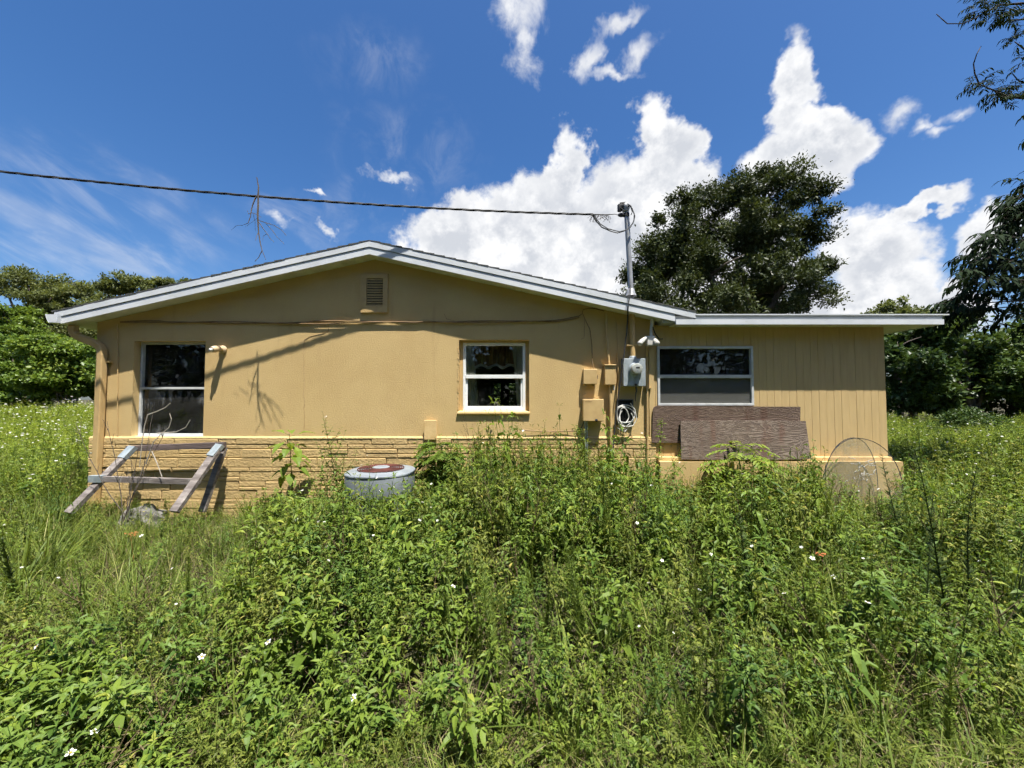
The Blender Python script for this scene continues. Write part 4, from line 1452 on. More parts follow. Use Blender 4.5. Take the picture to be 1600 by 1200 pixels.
def tree(name, label, base, lobes, Y, nleaf, leaf, mat, seed, group=None, cat='tree', per_lobe=9, crad=.42, trunk_r=.22, aspect=.5, hang=0., spread=1.2, flat=.75, world=False, shell=.55):
    """lobes: (px, py, rpx) at depth Y, or world (x, y, z, r)"""
    rng = np.random.default_rng(seed)
    r_ = random.Random(seed)
    bx, by = base
    t = thing(name, label, cat, (bx, by, -.05), group)
    O = np.array([bx, by, -.05])
    LB = []
    for lb in lobes:
        if world:
            LB.append((*lb[:3], lb[3]))
        else:
            dy = r_.uniform(-spread, spread) if len(lb) < 4 else lb[3]
            p = W(lb[0], lb[1], Y + dy)
            LB.append((p.x, p.y, p.z, lb[2] * (Y + dy) / FPX))
    clumps = []
    for x, y, z, r in LB:
        for k in range(per_lobe):
            d = rng.normal(size=3)
            d /= np.linalg.norm(d)
            q = r * (.45 + .5 * rng.random())
            zz_ = z + d[2] * q * .85
            if zz_ < .35:
                zz_ = .35 + rng.random() * .3
            clumps.append((x + d[0] * q - O[0], y + d[1] * q - O[1], zz_ - O[2], r * crad * (.7 + .6 * rng.random())))
    V, F, tint = crown_leaves(clumps, nleaf, leaf, rng, aspect, flat=flat, hang=hang, shell=shell)
    link('crown', npmesh('crown', V, F, mat, tint), t)
    # trunk with limbs into the lobes
    zc_ = np.mean([l[2] for l in LB])
    zlow = min(l[2] - l[3] for l in LB)
    fork = max(.5, min(zlow + .3, zc_ * .55))
    mb = MB()
    P = [Vector((r_.uniform(-.06, .06) * i, r_.uniform(-.06, .06) * i, fork * i / 5)) for i in range(6)]
    mb.tube(P, [trunk_r * (1.35 - .55 * min(1, i / 2)) for i in range(6)], 10)
    top = P[-1]
    order = sorted(LB, key=lambda l: -l[3])[:10]
    for l in order:
        e = Vector((l[0] - bx, l[1] - by, l[2] + .05))
        a = top + Vector((0, 0, -r_.uniform(0, fork * .25)))
        n_ = 7
        Q = []
        for i in range(n_):
            s = i / (n_ - 1)
            Q.append(a.lerp(e, s) + Vector((r_.uniform(-1, 1), r_.uniform(-1, 1), r_.uniform(-.4, 1))) * (.10 * (e - a).length * math.sin(PI * s) * .6))
        mb.tube(Q, [trunk_r * (.62 - .5 * i / n_) for i in range(n_)], 7)
        for b in range(4):
            k = r_.randint(3, n_ - 1)
            f = Q[k] + Vector((r_.uniform(-1, 1), r_.uniform(-1, 1), r_.uniform(-.3, 1))) * l[3] * .8
            mid = Q[k].lerp(f, .5) + Vector((0, 0, .06 * l[3]))
            mb.tube([Q[k], mid, f], [trunk_r * .2, trunk_r * .14, trunk_r * .05], 5)
    link('trunk', mb.mesh('trunk', 'bark', True), t)
    return t


def base_at(px, Y):
    return (W(px, 640, Y).x, Y)


# the big oak behind the roof
tree('oak_tree', 'large dark green oak tree rising behind the annex roof', base_at(1150, 21),
     [(1010, 440, 46), (1060, 425, 52), (1000, 480, 40), (1050, 380, 42), (1062, 310, 18), (1100, 345, 45), (1140, 300, 40), (1200, 272, 24), (1180, 315, 45),
      (1225, 300, 38), (1262, 300, 32), (1285, 340, 22), (1255, 370, 38), (1205, 380, 45), (1150, 385, 50), (1110, 430, 50), (1170, 440, 50), (1230, 440, 48),
      (1280, 425, 28), (1300, 412, 14), (1265, 465, 38), (1200, 480, 50), (1130, 480, 50), (1070, 480, 50), (985, 470, 22), (1030, 345, 14), (1090, 310, 16), (992, 425, 26), (1012, 392, 26), (1085, 385, 40), (1160, 350, 42), (1235, 345, 36)],
     21, 140000, .145, 'oak', 21, per_lobe=11, shell=.35, crad=.46, trunk_r=.42, spread=2.0)

# tree line on the left: oaks behind, vine-covered thicket in front
GL = 'oaks in the far left tree line'
for i, (px, Y, lobes, lab) in enumerate((
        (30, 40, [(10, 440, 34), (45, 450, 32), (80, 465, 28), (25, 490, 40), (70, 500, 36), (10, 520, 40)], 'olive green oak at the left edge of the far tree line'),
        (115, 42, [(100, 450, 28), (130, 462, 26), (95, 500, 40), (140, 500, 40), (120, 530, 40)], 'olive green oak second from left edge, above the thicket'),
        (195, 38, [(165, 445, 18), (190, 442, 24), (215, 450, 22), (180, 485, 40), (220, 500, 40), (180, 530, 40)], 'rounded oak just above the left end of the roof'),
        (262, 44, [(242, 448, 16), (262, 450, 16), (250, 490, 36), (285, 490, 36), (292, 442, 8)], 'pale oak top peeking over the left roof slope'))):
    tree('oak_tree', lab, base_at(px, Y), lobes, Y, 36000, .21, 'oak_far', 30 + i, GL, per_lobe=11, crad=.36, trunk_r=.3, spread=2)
GT = 'vine covered shrubs in the left thicket'
for i, (px, Y, lobes, lab, mm) in enumerate((
        (25, 25, [(20, 560, 42), (60, 575, 40), (0, 600, 40), (40, 610, 40), (-30, 580, 45)], 'bright green leafy shrub at the left picture edge', 'vine'),
        (95, 24, [(85, 550, 38), (110, 570, 40), (75, 595, 38), (120, 605, 38)], 'bright green vine-covered shrub in the middle of the thicket', 'vine'),
        (160, 25, [(130, 560, 34), (160, 570, 45), (150, 605, 40), (200, 590, 50)], 'bright green leafy shrub beside the downspout corner', 'vine'),
        (20, 31, [(10, 500, 30), (40, 530, 34), (-20, 540, 40)], 'yellowish leafy shrub rising above the left thicket', 'vine'))):
    tree('thicket_shrub', lab, base_at(px, Y), lobes, Y, 24000, .175, mm, 50 + i, GT, 'shrub', per_lobe=10, crad=.4, trunk_r=.12, aspect=.75, spread=1.0, flat=.6)

# dark wood on the right
GR = 'dense trees in the right wood'
for i, (px, Y, lobes, lab, mm, nl) in enumerate((
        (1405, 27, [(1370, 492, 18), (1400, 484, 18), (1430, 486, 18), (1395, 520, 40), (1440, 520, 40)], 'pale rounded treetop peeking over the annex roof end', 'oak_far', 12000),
        (1420, 17.5, [(1400, 545, 38), (1440, 530, 40), (1425, 570, 42), (1390, 590, 40), (1385, 530, 30), (1460, 595, 42), (1415, 620, 38)], 'dense green tree right beside the annex wall corner', 'shade_leaf', 17000),
        (1510, 18, [(1480, 525, 34), (1520, 545, 45), (1500, 590, 48), (1545, 600, 48), (1500, 500, 20), (1480, 625, 40)], 'dense dark tree in the middle of the right wood', 'shade_leaf', 17000),
        (1590, 19, [(1565, 550, 45), (1605, 540, 55), (1590, 600, 55), (1640, 580, 60), (1560, 625, 42)], 'dense dark tree at the right picture edge', 'shade_leaf', 17000),
        (1690, 17, [(1690, 530, 70), (1740, 570, 70), (1660, 600, 60)], 'dark tree just outside the right picture edge', 'shade_leaf', 9000))):
    tree('wood_tree', lab, base_at(px, Y), lobes, Y, nl, .19, mm, 70 + i, GR, per_lobe=9, crad=.42, trunk_r=.2, aspect=.6, spread=1.2)
tree('thicket_shrub', 'low shaded shrub standing in front of the right wood', base_at(1500, 13), [(1490, 665, 22), (1520, 660, 26), (1550, 668, 22), (1470, 678, 18)], 13, 6000, .10, 'shade_leaf', 91, None, 'shrub', per_lobe=9, trunk_r=.05, aspect=.3)
tree('thicket_shrub', 'leafy shrub added outside the rear window to dim its bright view', (-.2, 14.2), [(-.9, 14.2, 1.2, .9), (.6, 14.4, 1.4, 1.0), (-.2, 14.1, 2.2, 1.0), (.9, 14.0, .7, .8), (-1.2, 14.3, 2.0, .8)], 0, 6500, .17, 'shade_leaf', 97, None, 'shrub', per_lobe=9, trunk_r=.06, world=True)  # added shrub, blocks the bright sky in the rear window
# trees behind the viewer, seen mirrored in the window panes
for i, (x, y, h) in enumerate(((-12, -9, 10.5), (-5.5, -10, 12), (1.5, -10, 11.5), (8, -10, 12), (14.5, -8.5, 10), (-19, -7, 10))):
    lb = [(x + dx, y + dy, h * f, h * .23) for dx, dy, f in ((0, 0, .8), (-1.8, .5, .62), (1.9, -.4, .6), (.6, 1.2, .45), (-1.2, -1, .4), (1.6, .8, .3), (-1.8, .6, .22))]
    tree('mirrored_tree', ['tall leafy tree mirrored in the left window', 'tall leafy tree mirrored at the middle window', 'leafy tree mirrored in the middle of the glass', 'leafy tree mirrored in the annex window',
                           'leafy tree mirrored at the right of the annex window', 'leafy tree standing far left behind the viewer'][i], (x, y), lb, 0, 9000, .42, 'shade_leaf', 110 + i, 'trees behind the viewer', per_lobe=10, crad=.42, trunk_r=.25, world=True)


# near tree at the right edge: long drooping pinnate leaves, bare twigs
def near_tree():
    r_ = random.Random(77)
    bx, by = 9.9, 6.6
    t = thing('pepper_tree', 'near dark tree with drooping narrow leaves reaching in from the right edge', 'tree', (bx, by, -.05))
    O = Vector((bx, by, -.05))
    wood, lv = MB(), MB()

    def limb(pts, r0, r1):
        k = len(pts)
        wood.tube([p - O for p in pts], [r0 + (r1 - r0) * i / (k - 1) for i in range(k)], 7)

    def spray(p, d, L, n, ls):
        """a pinnate twig"""
        p, d = Vector(p), Vector(d).normalized()
        q = Vector(p)
        Q = [Vector(p)]
        for i in range(n):
            d = (d + Vector((r_.uniform(-.2, .2), r_.uniform(-.2, .2), -.10))).normalized()
            q = q + d * (L / n)
            Q.append(Vector(q))
            s = d.cross(Vector((0, 0, 1)))
            s = s.normalized() if s.length > .01 else Vector((1, 0, 0))
            for sg in (-1, 1):
                ld = (d * .55 + s * sg * .7 + Vector((r_.uniform(-.3, .3), r_.uniform(-.3, .3), -.5 + r_.uniform(-.3, .3)))).normalized()
                lv.leaf(q - O, ld, (0, 0, 1), ls * r_.uniform(.7, 1.25), ls * .27, .4, .15, tint=r_.random())
        wood.tube([a - O for a in Q], [.004] * len(Q), 4)

    trunk = [Vector((bx, by, -.05)), Vector((bx - .1, by, 1.5)), Vector((bx + .05, by - .1, 3.0)), Vector((bx - .2, by, 4.6)), Vector((bx - .1, by - .1, 6.2)), Vector((bx + .02, by - .25, 7.6)), Vector((bx - .02, by - .3, 9.0))]
    limb(trunk, .2, .05)
    Yt = 6.3
    # top right boughs
    for path, sprays in (
            ([(1760, -60), (1650, -8), (1600, 5), (1560, 8), (1540, 18)], [(1545, 15, 26), (1560, 18, 30), (1575, 28, 20), (1530, 8, 16)]),
            ([(1560, 8), (1535, 22), (1525, 28), (1505, 37), (1480, 37), (1463, 22)], []),
            ([(1750, 20), (1650, 28), (1600, 30), (1575, 33)], [(1580, 30, 14)]),
            ([(1740, 120), (1650, 150), (1600, 153), (1575, 152), (1550, 140), (1530, 132)], [(1540, 128, 26), (1580, 150, 24), (1585, 138, 14), (1560, 145, 12)]),
            ([(1530, 132), (1523, 115), (1521, 100), (1526, 85), (1533, 72)], []),
            ([(1600, 130), (1590, 125), (1582, 115)], []),
            ([(1720, 110), (1640, 90), (1605, 80), (1585, 65)], [(1595, 62, 16), (1598, 96, 14)]),
            ):
        P = [W(x, y, Yt) for x, y in path]
        limb(P, .03 if path[0][0] > 1650 else .011, .006)
        for sx, sy, sr in sprays:
            for k in range(int(sr * .8)):
                a, q = r_.uniform(0, 2 * PI), sr * math.sqrt(r_.random())
                p = W(sx + q * math.cos(a) * 1.1, sy + q * math.sin(a) * .65, Yt + r_.uniform(-.2, .2))
                spray(p, (r_.uniform(-1, .6), r_.uniform(-.8, .8), r_.uniform(-.2, .5)), .16, 4, .085)
    # lower mass: drooping branches hung with long leaves
    for k in range(30):
        t_ = (k + r_.random()) / 30
        y = 285 + 215 * t_ ** .85
        xl = 1590 - 105 * min(1, t_ * 1.15) ** .9 + r_.uniform(-6, 26)
        yy_ = Yt + r_.uniform(-.8, .7)
        ys = r_.uniform(-55, 45)
        P = [W(1740, y + ys * 1.5, yy_ + .3), W(1670, y + ys, yy_ + .1), W((xl + 1670) / 2, y + ys * .35, yy_), W(xl + 14, y + r_.uniform(-8, 5), yy_), W(xl, y + r_.uniform(-14, 8), yy_)]
        limb(P, .016, .004)
        for m in range(9):
            f = .25 + .75 * (m + r_.random()) / 9
            j = min(3, int(f * 4))
            p = P[j].lerp(P[j + 1], f * 4 - j)
            spray(p, (-1 + r_.uniform(-.3, .9), r_.uniform(-.8, .8), r_.uniform(-.45, .5)), .32, 6, .165)
    # the rest of the crown, outside the picture
    for k in range(130):
        p = Vector((bx + r_.gauss(.4, .9), by + r_.gauss(0, 1.2), r_.uniform(3, 6.8)))
        if p.x < 8.6 or p.y < .5 or 800 + 600 * p.x / p.y < 1660:
            continue
        spray(p, (r_.uniform(-1, 1), r_.uniform(-1, 1), r_.uniform(-.4, .3)), .45, 7, .17)
    for k in range(9):
        e = Vector((bx + r_.uniform(-.4, 1.8), by + r_.uniform(-1.6, 1.6), r_.uniform(3.4, 6.4)))
        limb([trunk[2].lerp(trunk[3], r_.random()), e.lerp(trunk[3], .5) + Vector((0, 0, .2)), e], .05, .012)
    link('trunk', wood.mesh('trunk', 'dark_bark', True), t)
    link('crown', lv.mesh('crown', 'dark_leaf'), t)


near_tree()


# ------------------------------------------------------------------ weeds
def herb(mb, r_, h, leaf, nodes=9, branches=4, trif=.6, flowers=0, tint0=.5, lean=.12, wid=.36, fl_size=.012, base=(0, 0, 0), leafmi=0, bare=.15):
    """upright broad-leaved weed: stem, opposite leaves (often in threes), side shoots, daisy heads"""
    b0 = Vector(base)

    def shoot(p, d, L, n, ls, r0, top):
        P = [Vector(p)]
        d = Vector(d).normalized()
        ang = r_.uniform(0, PI)
        for i in range(n):
            d = (d + Vector((r_.uniform(-1, 1), r_.uniform(-1, 1), .35)) * .13).normalized()
            P.append(P[-1] + d * (L / n))
        mb.m = leafmi
        o = mb.t
        mb.t = max(0, tint0 - .2)
        mb.tube(P, [r0 * (1 - .7 * i / n) for i in range(n + 1)], 4, caps=False)
        mb.t = o
        for i in range(1, n + 1):
            f = i / n
            if f < bare:
                continue
            ang += PI / 2 + r_.uniform(-.3, .3)
            s = ls * (1.0 - .55 * f ** 1.6) * r_.uniform(.75, 1.2)
            for k in range(2):
                a = ang + k * PI
                el = r_.uniform(-.55, .45) + (.5 if f > .85 else 0)
                ld = Vector((math.cos(a) * math.cos(el), math.sin(a) * math.cos(el), math.sin(el)))
                pet = s * .35
                q = P[i] + ld * pet
                tn = min(1, max(0, tint0 + r_.uniform(-.28, .28) + (.16 if f > .8 else 0)))
                if r_.random() < .02:
                    tn = 1.0
                mb.leaf(q if trif else P[i], ld, (0, 0, 1), s, s * wid, r_.uniform(.1, .9), r_.uniform(.05, .4), tint=tn)
                if r_.random() < trif:
                    sd = ld.cross(Vector((0, 0, 1))).normalized()
                    for sg in (-1, 1):
                        d2 = (ld * .5 + sd * sg * .85 + Vector((0, 0, r_.uniform(-.2, .2)))).normalized()
                        mb.leaf(q - ld * s * .05, d2, (0, 0, 1), s * .62, s * .62 * wid, r_.uniform(.1, .8), r_.uniform(.05, .4), tint=tn)
        return P, d

    P, d = shoot(b0, (r_.uniform(-lean, lean), r_.uniform(-lean, lean), 1), h, nodes, leaf, .0032 + h * .003, True)
    tops = [(P[-1], d)]
    for k in range(branches):
        i = r_.randint(max(1, nodes // 4), nodes - 2)
        a = r_.uniform(0, 2 * PI)
        L = (h * (1 - i / nodes)) * r_.uniform(.5, .95)
        Q, d2 = shoot(P[i], (math.cos(a) * .8, math.sin(a) * .8, .9), L, max(3, int(nodes * L / h) + 1), leaf * .75, .002 + h * .0015, False)
        tops.append((Q[-1], d2))
    for k in range(flowers):
        p, d = tops[k % len(tops)]
        a = r_.uniform(0, 2 * PI)
        e = p + Vector((math.cos(a) * .03, math.sin(a) * .03, r_.uniform(.05, .12)))
        mb.m = leafmi
        mb.tube([p, p.lerp(e, .5) + Vector((0, 0, .01)), e], .0013, 3, caps=False)
        daisy(mb, r_, e, fl_size)
    mb.m = leafmi


def daisy(mb, r_, e, s):
    n = Vector((r_.uniform(-.6, .6), r_.uniform(-.8, .3), 1)).normalized()
    a1 = n.orthogonal().normalized()
    a2 = n.cross(a1)
    mb.m = 1
    for i in range(5):
        a = 2 * PI * i / 5 + r_.uniform(-.15, .15)
        d = (a1 * math.cos(a) + a2 * math.sin(a) + n * .1)
        sd = n.cross(d).normalized()
        mb.add([e + d * s * .2, e + d * s * .75 - sd * s * .36, e + d * s * 1.15, e + d * s * .75 + sd * s * .36], [(0, 1, 2, 3)])
    mb.m = 2
    k = 6
    mb.add([e + n * s * .3] + [e + n * s * .1 + (a1 * math.cos(2 * PI * i / k) + a2 * math.sin(2 * PI * i / k)) * s * .3 for i in range(k)], [(0, 1 + i, 1 + (i + 1) % k) for i in range(k)])
    mb.m = 0


def blade(mb, p, ang, L, w, bend, tint, lean=.25):
    d = Vector((math.cos(ang), math.sin(ang), 0))
    s = Vector((-d.y, d.x, 0))
    mb.t = tint
    n = 4
    vs = []
    for i in range(n + 1):
        t = i / n
        th = lean + bend * t
        q = Vector(p) + d * (L * t * math.sin(th) * .9) + Vector((0, 0, L * t * math.cos(th * .85)))
        ww = w * (1 - t) ** .6 * .5 + .0003
        vs += [q - s * ww, q + s * ww]
    mb.add(vs, [(2 * i, 2 * i + 1, 2 * i + 3, 2 * i + 2) for i in range(n)])


def grass_clump(seed, n, L, w, rad=.06, dry=.15, bend=1.0):
    r_ = random.Random(seed)
    mb = MB()
    for i in range(n):
        a = r_.uniform(0, 2 * PI)
        q = rad * math.sqrt(r_.random())
        p = (q * math.cos(a), q * math.sin(a), -.02)
        blade(mb, p, a + r_.uniform(-.7, .7), L * r_.uniform(.55, 1.2), w * r_.uniform(.6, 1.3), r_.uniform(.2, 1.5) * bend, 1.0 if r_.random() < dry else r_.uniform(.1, .8), r_.uniform(.05, .45))
    return mb


def fennel(mb, r_, h, n=46, L=.055, tint0=.45, base=(0, 0, 0), thick=1.0):
    """tall feathery weed: one stem thick with fine upswept leaves"""
    b = Vector(base)
    d = Vector((r_.uniform(-.12, .12), r_.uniform(-.12, .12), 1)).normalized()
    P = [b]
    for i in range(8):
        d = (d + Vector((r_.uniform(-1, 1), r_.uniform(-1, 1), .3)) * .05).normalized()
        P.append(P[-1] + d * h / 8)
    mb.t = max(0, tint0 - .35)
    mb.tube(P, [(.0034 + .0026 * h) * thick * (1 - .75 * i / 8) for i in range(9)], 4, caps=False)
    for i in range(n):
        t = .12 + .88 * (i + r_.random()) / n
        k = min(7, int(t * 8))
        p = P[k].lerp(P[k + 1], t * 8 - k)
        a = r_.uniform(0, 2 * PI)
        l = L * (1.25 - .75 * t) * r_.uniform(.7, 1.3)
        for j in range(3):
            ld = Vector((math.cos(a + (j - 1) * .5), math.sin(a + (j - 1) * .5), .75 + r_.uniform(-.2, .4))).normalized()
            mb.t = min(1, max(0, tint0 + r_.uniform(-.25, .25)))
            s = ld.orthogonal().normalized() * l * .05 * thick
            mb.add([p - s, p + s, p + ld * l * .6 + s * .8, p + ld * l, p + ld * l * .6 - s * .8], [(0, 1, 2, 3, 4)])
    mb.t = .5


# --- prototypes, kept outside the scene, scattered as instances of their geometry
def proto(name, mb, mats):
    me = mb.mesh(name, mats)
    return bpy.data.objects.new(name, me)


PR = {}


def mk_herb(key, seed, mats=('weed', 'petal', 'yellow'), **kw):
    mb = MB()
    herb(mb, random.Random(seed), **kw)
    PR[key] = proto('weed_stem', mb, mats)


for i in range(5):
    mk_herb('herb%d' % i, 100 + i, mats=((('weed', 'weed', 'weed_o', 'weed_d', 'weed_o')[i]), 'petal', 'yellow'), h=.62, leaf=.076, nodes=9, branches=4, trif=.55, tint0=.45 + .06 * (i % 3))
for i in range(3):
    mk_herb('flow%d' % i, 120 + i, h=.66, leaf=.068, nodes=9, branches=5, trif=.5, flowers=3, tint0=.5, wid=.33)
for i in range(3):
    mk_herb('big%d' % i, 140 + i, mats=((('weed', 'weed', 'weed_d')[i]), 'petal', 'yellow'), h=.50, leaf=.135, nodes=7, branches=3, trif=.45, tint0=.55, wid=.40)
for i in range(3):
    mk_herb('small%d' % i, 160 + i, mats=((('weed', 'weed_o', 'weed_o')[i]), 'petal', 'yellow'), h=.28, leaf=.055, nodes=6, branches=4, trif=.2, tint0=.5, wid=.5)
for i in range(3):
    mk_herb('field%d' % i, 180 + i, mats=('weed_y', 'petal', 'yellow'), h=1.0, leaf=.10, nodes=9, branches=6, trif=.6, flowers=2, tint0=.5, wid=.4, fl_size=.017)
for i in range(4):
    PR['grass%d' % i] = proto('grass_clump', grass_clump(200 + i, 26, .40, .0065, .07, .12), 'grass')
for i in range(2):
    PR['wide%d' % i] = proto('grass_clump', grass_clump(210 + i, 16, .52, .016, .05, .08, 1.25), 'grass')
for i in range(3):
    PR['straw%d' % i] = proto('straw_clump', grass_clump(220 + i, 26, .20, .003, .10, .3, 2.0), 'straw')
for i in range(3):
    mb = MB()
    r_ = random.Random(240 + i)
    for k in range(3):
        fennel(mb, r_, .75 * r_.uniform(.7, 1.15), 60, .05, .5, (r_.uniform(-.04, .04), r_.uniform(-.04, .04), 0))
    PR['fen%d' % i] = proto('feathery_weed', mb, 'grass')


for i in range(2):
    mk_herb('dead%d' % i, 260 + i, mats=('straw', 'petal', 'yellow'), h=.6, leaf=.03, nodes=8, branches=6, trif=0, tint0=.45, wid=.3, bare=.4)


def scatter(name, label, keys, pts, kind='stuff'):
    """pts: list of (x, y, z, rotz, tilt, scale_xy, scale_z, key index)"""
    n = len(pts)
    if not n:
        return
    A = np.array(pts)
    me = bpy.data.meshes.new(name)
    me.vertices.add(n)
    me.vertices.foreach_set('co', A[:, :3].astype(np.float32).ravel())
    rot = np.stack([A[:, 4] * np.cos(A[:, 3] * 3), A[:, 4] * np.sin(A[:, 3] * 3), A[:, 3]], 1)
    scl = np.stack([A[:, 5], A[:, 5], A[:, 6]], 1)
    for nm, typ, dat in (('rot', 'FLOAT_VECTOR', rot), ('scl', 'FLOAT_VECTOR', scl)):
        at = me.attributes.new(nm, typ, 'POINT')
        at.data.foreach_set('vector', dat.astype(np.float32).ravel())
    at = me.attributes.new('idx', 'INT', 'POINT')
    at.data.foreach_set('value', A[:, 7].astype(np.int32))
    o = bpy.data.objects.new(name, me)
    COL.objects.link(o)
    ng = bpy.data.node_groups.new(name, 'GeometryNodeTree')
    ng.interface.new_socket('Geometry', in_out='INPUT', socket_type='NodeSocketGeometry')
    ng.interface.new_socket('Geometry', in_out='OUTPUT', socket_type='NodeSocketGeometry')
    N, L = ng.nodes, ng.links
    gi, go = N.new('NodeGroupInput'), N.new('NodeGroupOutput')
    g2i = N.new('GeometryNodeGeometryToInstance')
    for k in reversed(keys):
        oi = N.new('GeometryNodeObjectInfo')
        oi.inputs['Object'].default_value = PR[k]
        oi.inputs['As Instance'].default_value = False
        L.new(oi.outputs['Geometry'], g2i.inputs[0])
    iop = N.new('GeometryNodeInstanceOnPoints')
    L.new(gi.outputs[0], iop.inputs['Points'])
    L.new(g2i.outputs[0], iop.inputs['Instance'])
    iop.inputs['Pick Instance'].default_value = True
    for nm, dt, sock in (('idx', 'INT', 'Instance Index'), ('rot', 'FLOAT_VECTOR', 'Rotation'), ('scl', 'FLOAT_VECTOR', 'Scale')):
        na = N.new('GeometryNodeInputNamedAttribute')
        na.data_type = dt
        na.inputs['Name'].default_value = nm
        L.new(na.outputs['Attribute'], iop.inputs[sock])
    L.new(iop.outputs[0], go.inputs[0])
    md = o.modifiers.new('scatter', 'NODES')
    md.node_group = ng
    tag(o, label, None, kind=kind)
    return o


def vnoise(x, y, s, seed=0):
    x, y = x * s + seed * 13.7, y * s + seed * 7.3
    return .5 + .25 * math.sin(x * 1.7 + 2.3 * math.sin(y * .9 + seed)) + .25 * math.sin(y * 2.1 + 1.9 * math.sin(x * 1.3 + seed * 2))


def ground_z(x, y):
    return 0.03 * math.sin(x * 1.3 + y * 0.7) + 0.025 * math.sin(y * 1.9 - x * 0.4) - 0.05


def pix(x, y):
    """picture column of a ground point"""
    return 800 + 600 * x / max(y, .3)


def zone(x, y):
    """height of the growth and whether it is lush, at a ground point near the house"""
    px = pix(x, y)
    n = vnoise(x, y, .9, 1)
    if y > 4.55:                       # strip along the wall
        if px < 130:
            h = .62
        elif px < 380:
            h = .26
        elif px < 520:
            h = .42
        elif px < 660:
            h = .34
        elif px < 1010:
            h = .95
        elif px < 1270:
            h = .68
        elif px < 1400:
            h = .30
        else:
            h = .62
    elif y > 3.0:
        if px < 110:
            h = .5
        elif px < 400:
            h = .30
        elif px < 520:
            h = .52
        elif px < 720:
            h = .60
        elif px < 1050:
            h = .92
        elif px < 1280:
            h = .72
        elif px < 1420:
            h = .44
        else:
            h = .60
        if 500 < px < 690 and y > 3.6:
            h = .50
    elif y > 2.05:
        h = .40 if px < 380 else (.52 if px < 1000 else .48)
    elif y > 1.62:
        h = .40 if px < 520 else (.34 if px < 1000 else .36)
    else:
        h = .32 if px < 560 else (.17 if px < 980 else .24)
    return h * (.75 + .5 * n), px


def inside_house(x, y):
    if y > 5.12 and -5.75 < x < 5.2:
        return True
    if (x - ACX) ** 2 + (y - ACY) ** 2 < .46 ** 2:
        return True
    return False


rs = random.Random(17)
herbs, grasses, flows, straws = [], [], [], []
HK = ['herb0', 'herb1', 'herb2', 'herb3', 'herb4', 'big0', 'big1', 'big2', 'small0', 'small1', 'small2']
GK = ['grass0', 'grass1', 'grass2', 'grass3', 'wide0', 'wide1', 'fen0', 'fen1', 'fen2']
FK = ['flow0', 'flow1', 'flow2']
SK = ['straw0', 'straw1', 'straw2', 'dead0', 'dead1']
HH = [.62] * 5 + [.5] * 3 + [.28] * 3


def put(lst, x, y, idx, sxy, sz, tilt=.15):
    lst.append((x, y, ground_z(x, y), rs.uniform(0, 2 * PI), rs.uniform(0, tilt), sxy, sz, idx))


y = .95
cell = .110
while y < 5.9:
    half = 1.42 * y + 1.0
    x = -half
    while x < half:
        xx, yy = x + rs.uniform(-.5, .5) * cell, y + rs.uniform(-.5, .5) * cell
        x += cell
        if inside_house(xx, yy):
            continue
        h, px = zone(xx, yy)
        n1, n2, n3 = vnoise(xx, yy, 1.1, 3), vnoise(xx, yy, .7, 5), rs.random()
        # share of grass against broad leaves
        if yy > 2.6 and px < 420:
            g = .72
        elif yy < 1.7 and 520 < px:
            g = .66
        elif px > 1050 and yy < 3.2:
            g = .45
        elif px > 1050:
            g = .34
        elif yy < 2.6 and 680 < px < 1050:
            g = .42
        else:
            g = .14
        g = min(.95, max(.05, g + (n1 - .5) * .5))
        if n3 < g:
            dens = .9 if h > .2 else .75
            if rs.random() > dens:
                continue
            k = rs.choice((0, 1, 2, 3, 0, 1, 2, 3, 0, 1, 4, 5, 6, 7, 8)) if px < 700 else rs.choice((0, 1, 2, 3, 4, 5, 4, 5, 6, 7, 8, 6, 7))
            base = .40 if k < 4 else (.5 if k < 6 else .8)
            f = h / base * rs.uniform(.7, 1.25)
            if k >= 6 and rs.random() < .12:
                f *= 1.35
            put(grasses, xx, yy, k, max(.55, min(1.1, f)) * rs.uniform(.8, 1.1), f, .25)
        else:
            if h < .22:
                k = 8 + rs.randint(0, 2)
            elif yy < 2.15 and px < 620:
                k = rs.choice((5, 6, 7, 5, 6, 7, 0, 1, 2))
            else:
                k = rs.choice((0, 1, 2, 3, 4, 0, 1, 2, 3, 4, 0, 1, 2, 3, 4, 5, 6, 7, 8, 9, 10))
            f = h / HH[k] * rs.uniform(.65, 1.2)
            if rs.random() < .07:
                f *= rs.uniform(1.2, 1.45)
            if h < .2 and rs.random() < .35:
                continue
            fx = max(.6, min(1.2, f)) * rs.uniform(.8, 1.1)
            if k not in (8, 9, 10) and rs.random() < .03 and yy > 1.9:
                put(flows, xx, yy, rs.randint(0, 2), fx, h / .66 * rs.uniform(.95, 1.3))
            else:
                put(herbs, xx, yy, k, fx, f)
        if rs.random() < .035 and h > .25:
            put(straws, xx, yy, 3 + rs.randint(0, 1), rs.uniform(.7, 1.1), h / .6 * rs.uniform(.9, 1.35), .3)
        if (yy < 2.2 and px > 560 and rs.random() < .38) or (px < 420 and rs.random() < .16) or (px > 1050 and rs.random() < .12) or rs.random() < .10:
            put(straws, xx + .03, yy + .03, rs.randint(0, 2), rs.uniform(.7, 1.2), rs.uniform(.5, 1.1) * (1 if yy < 1.8 else 2.2), .5)
    y += cell
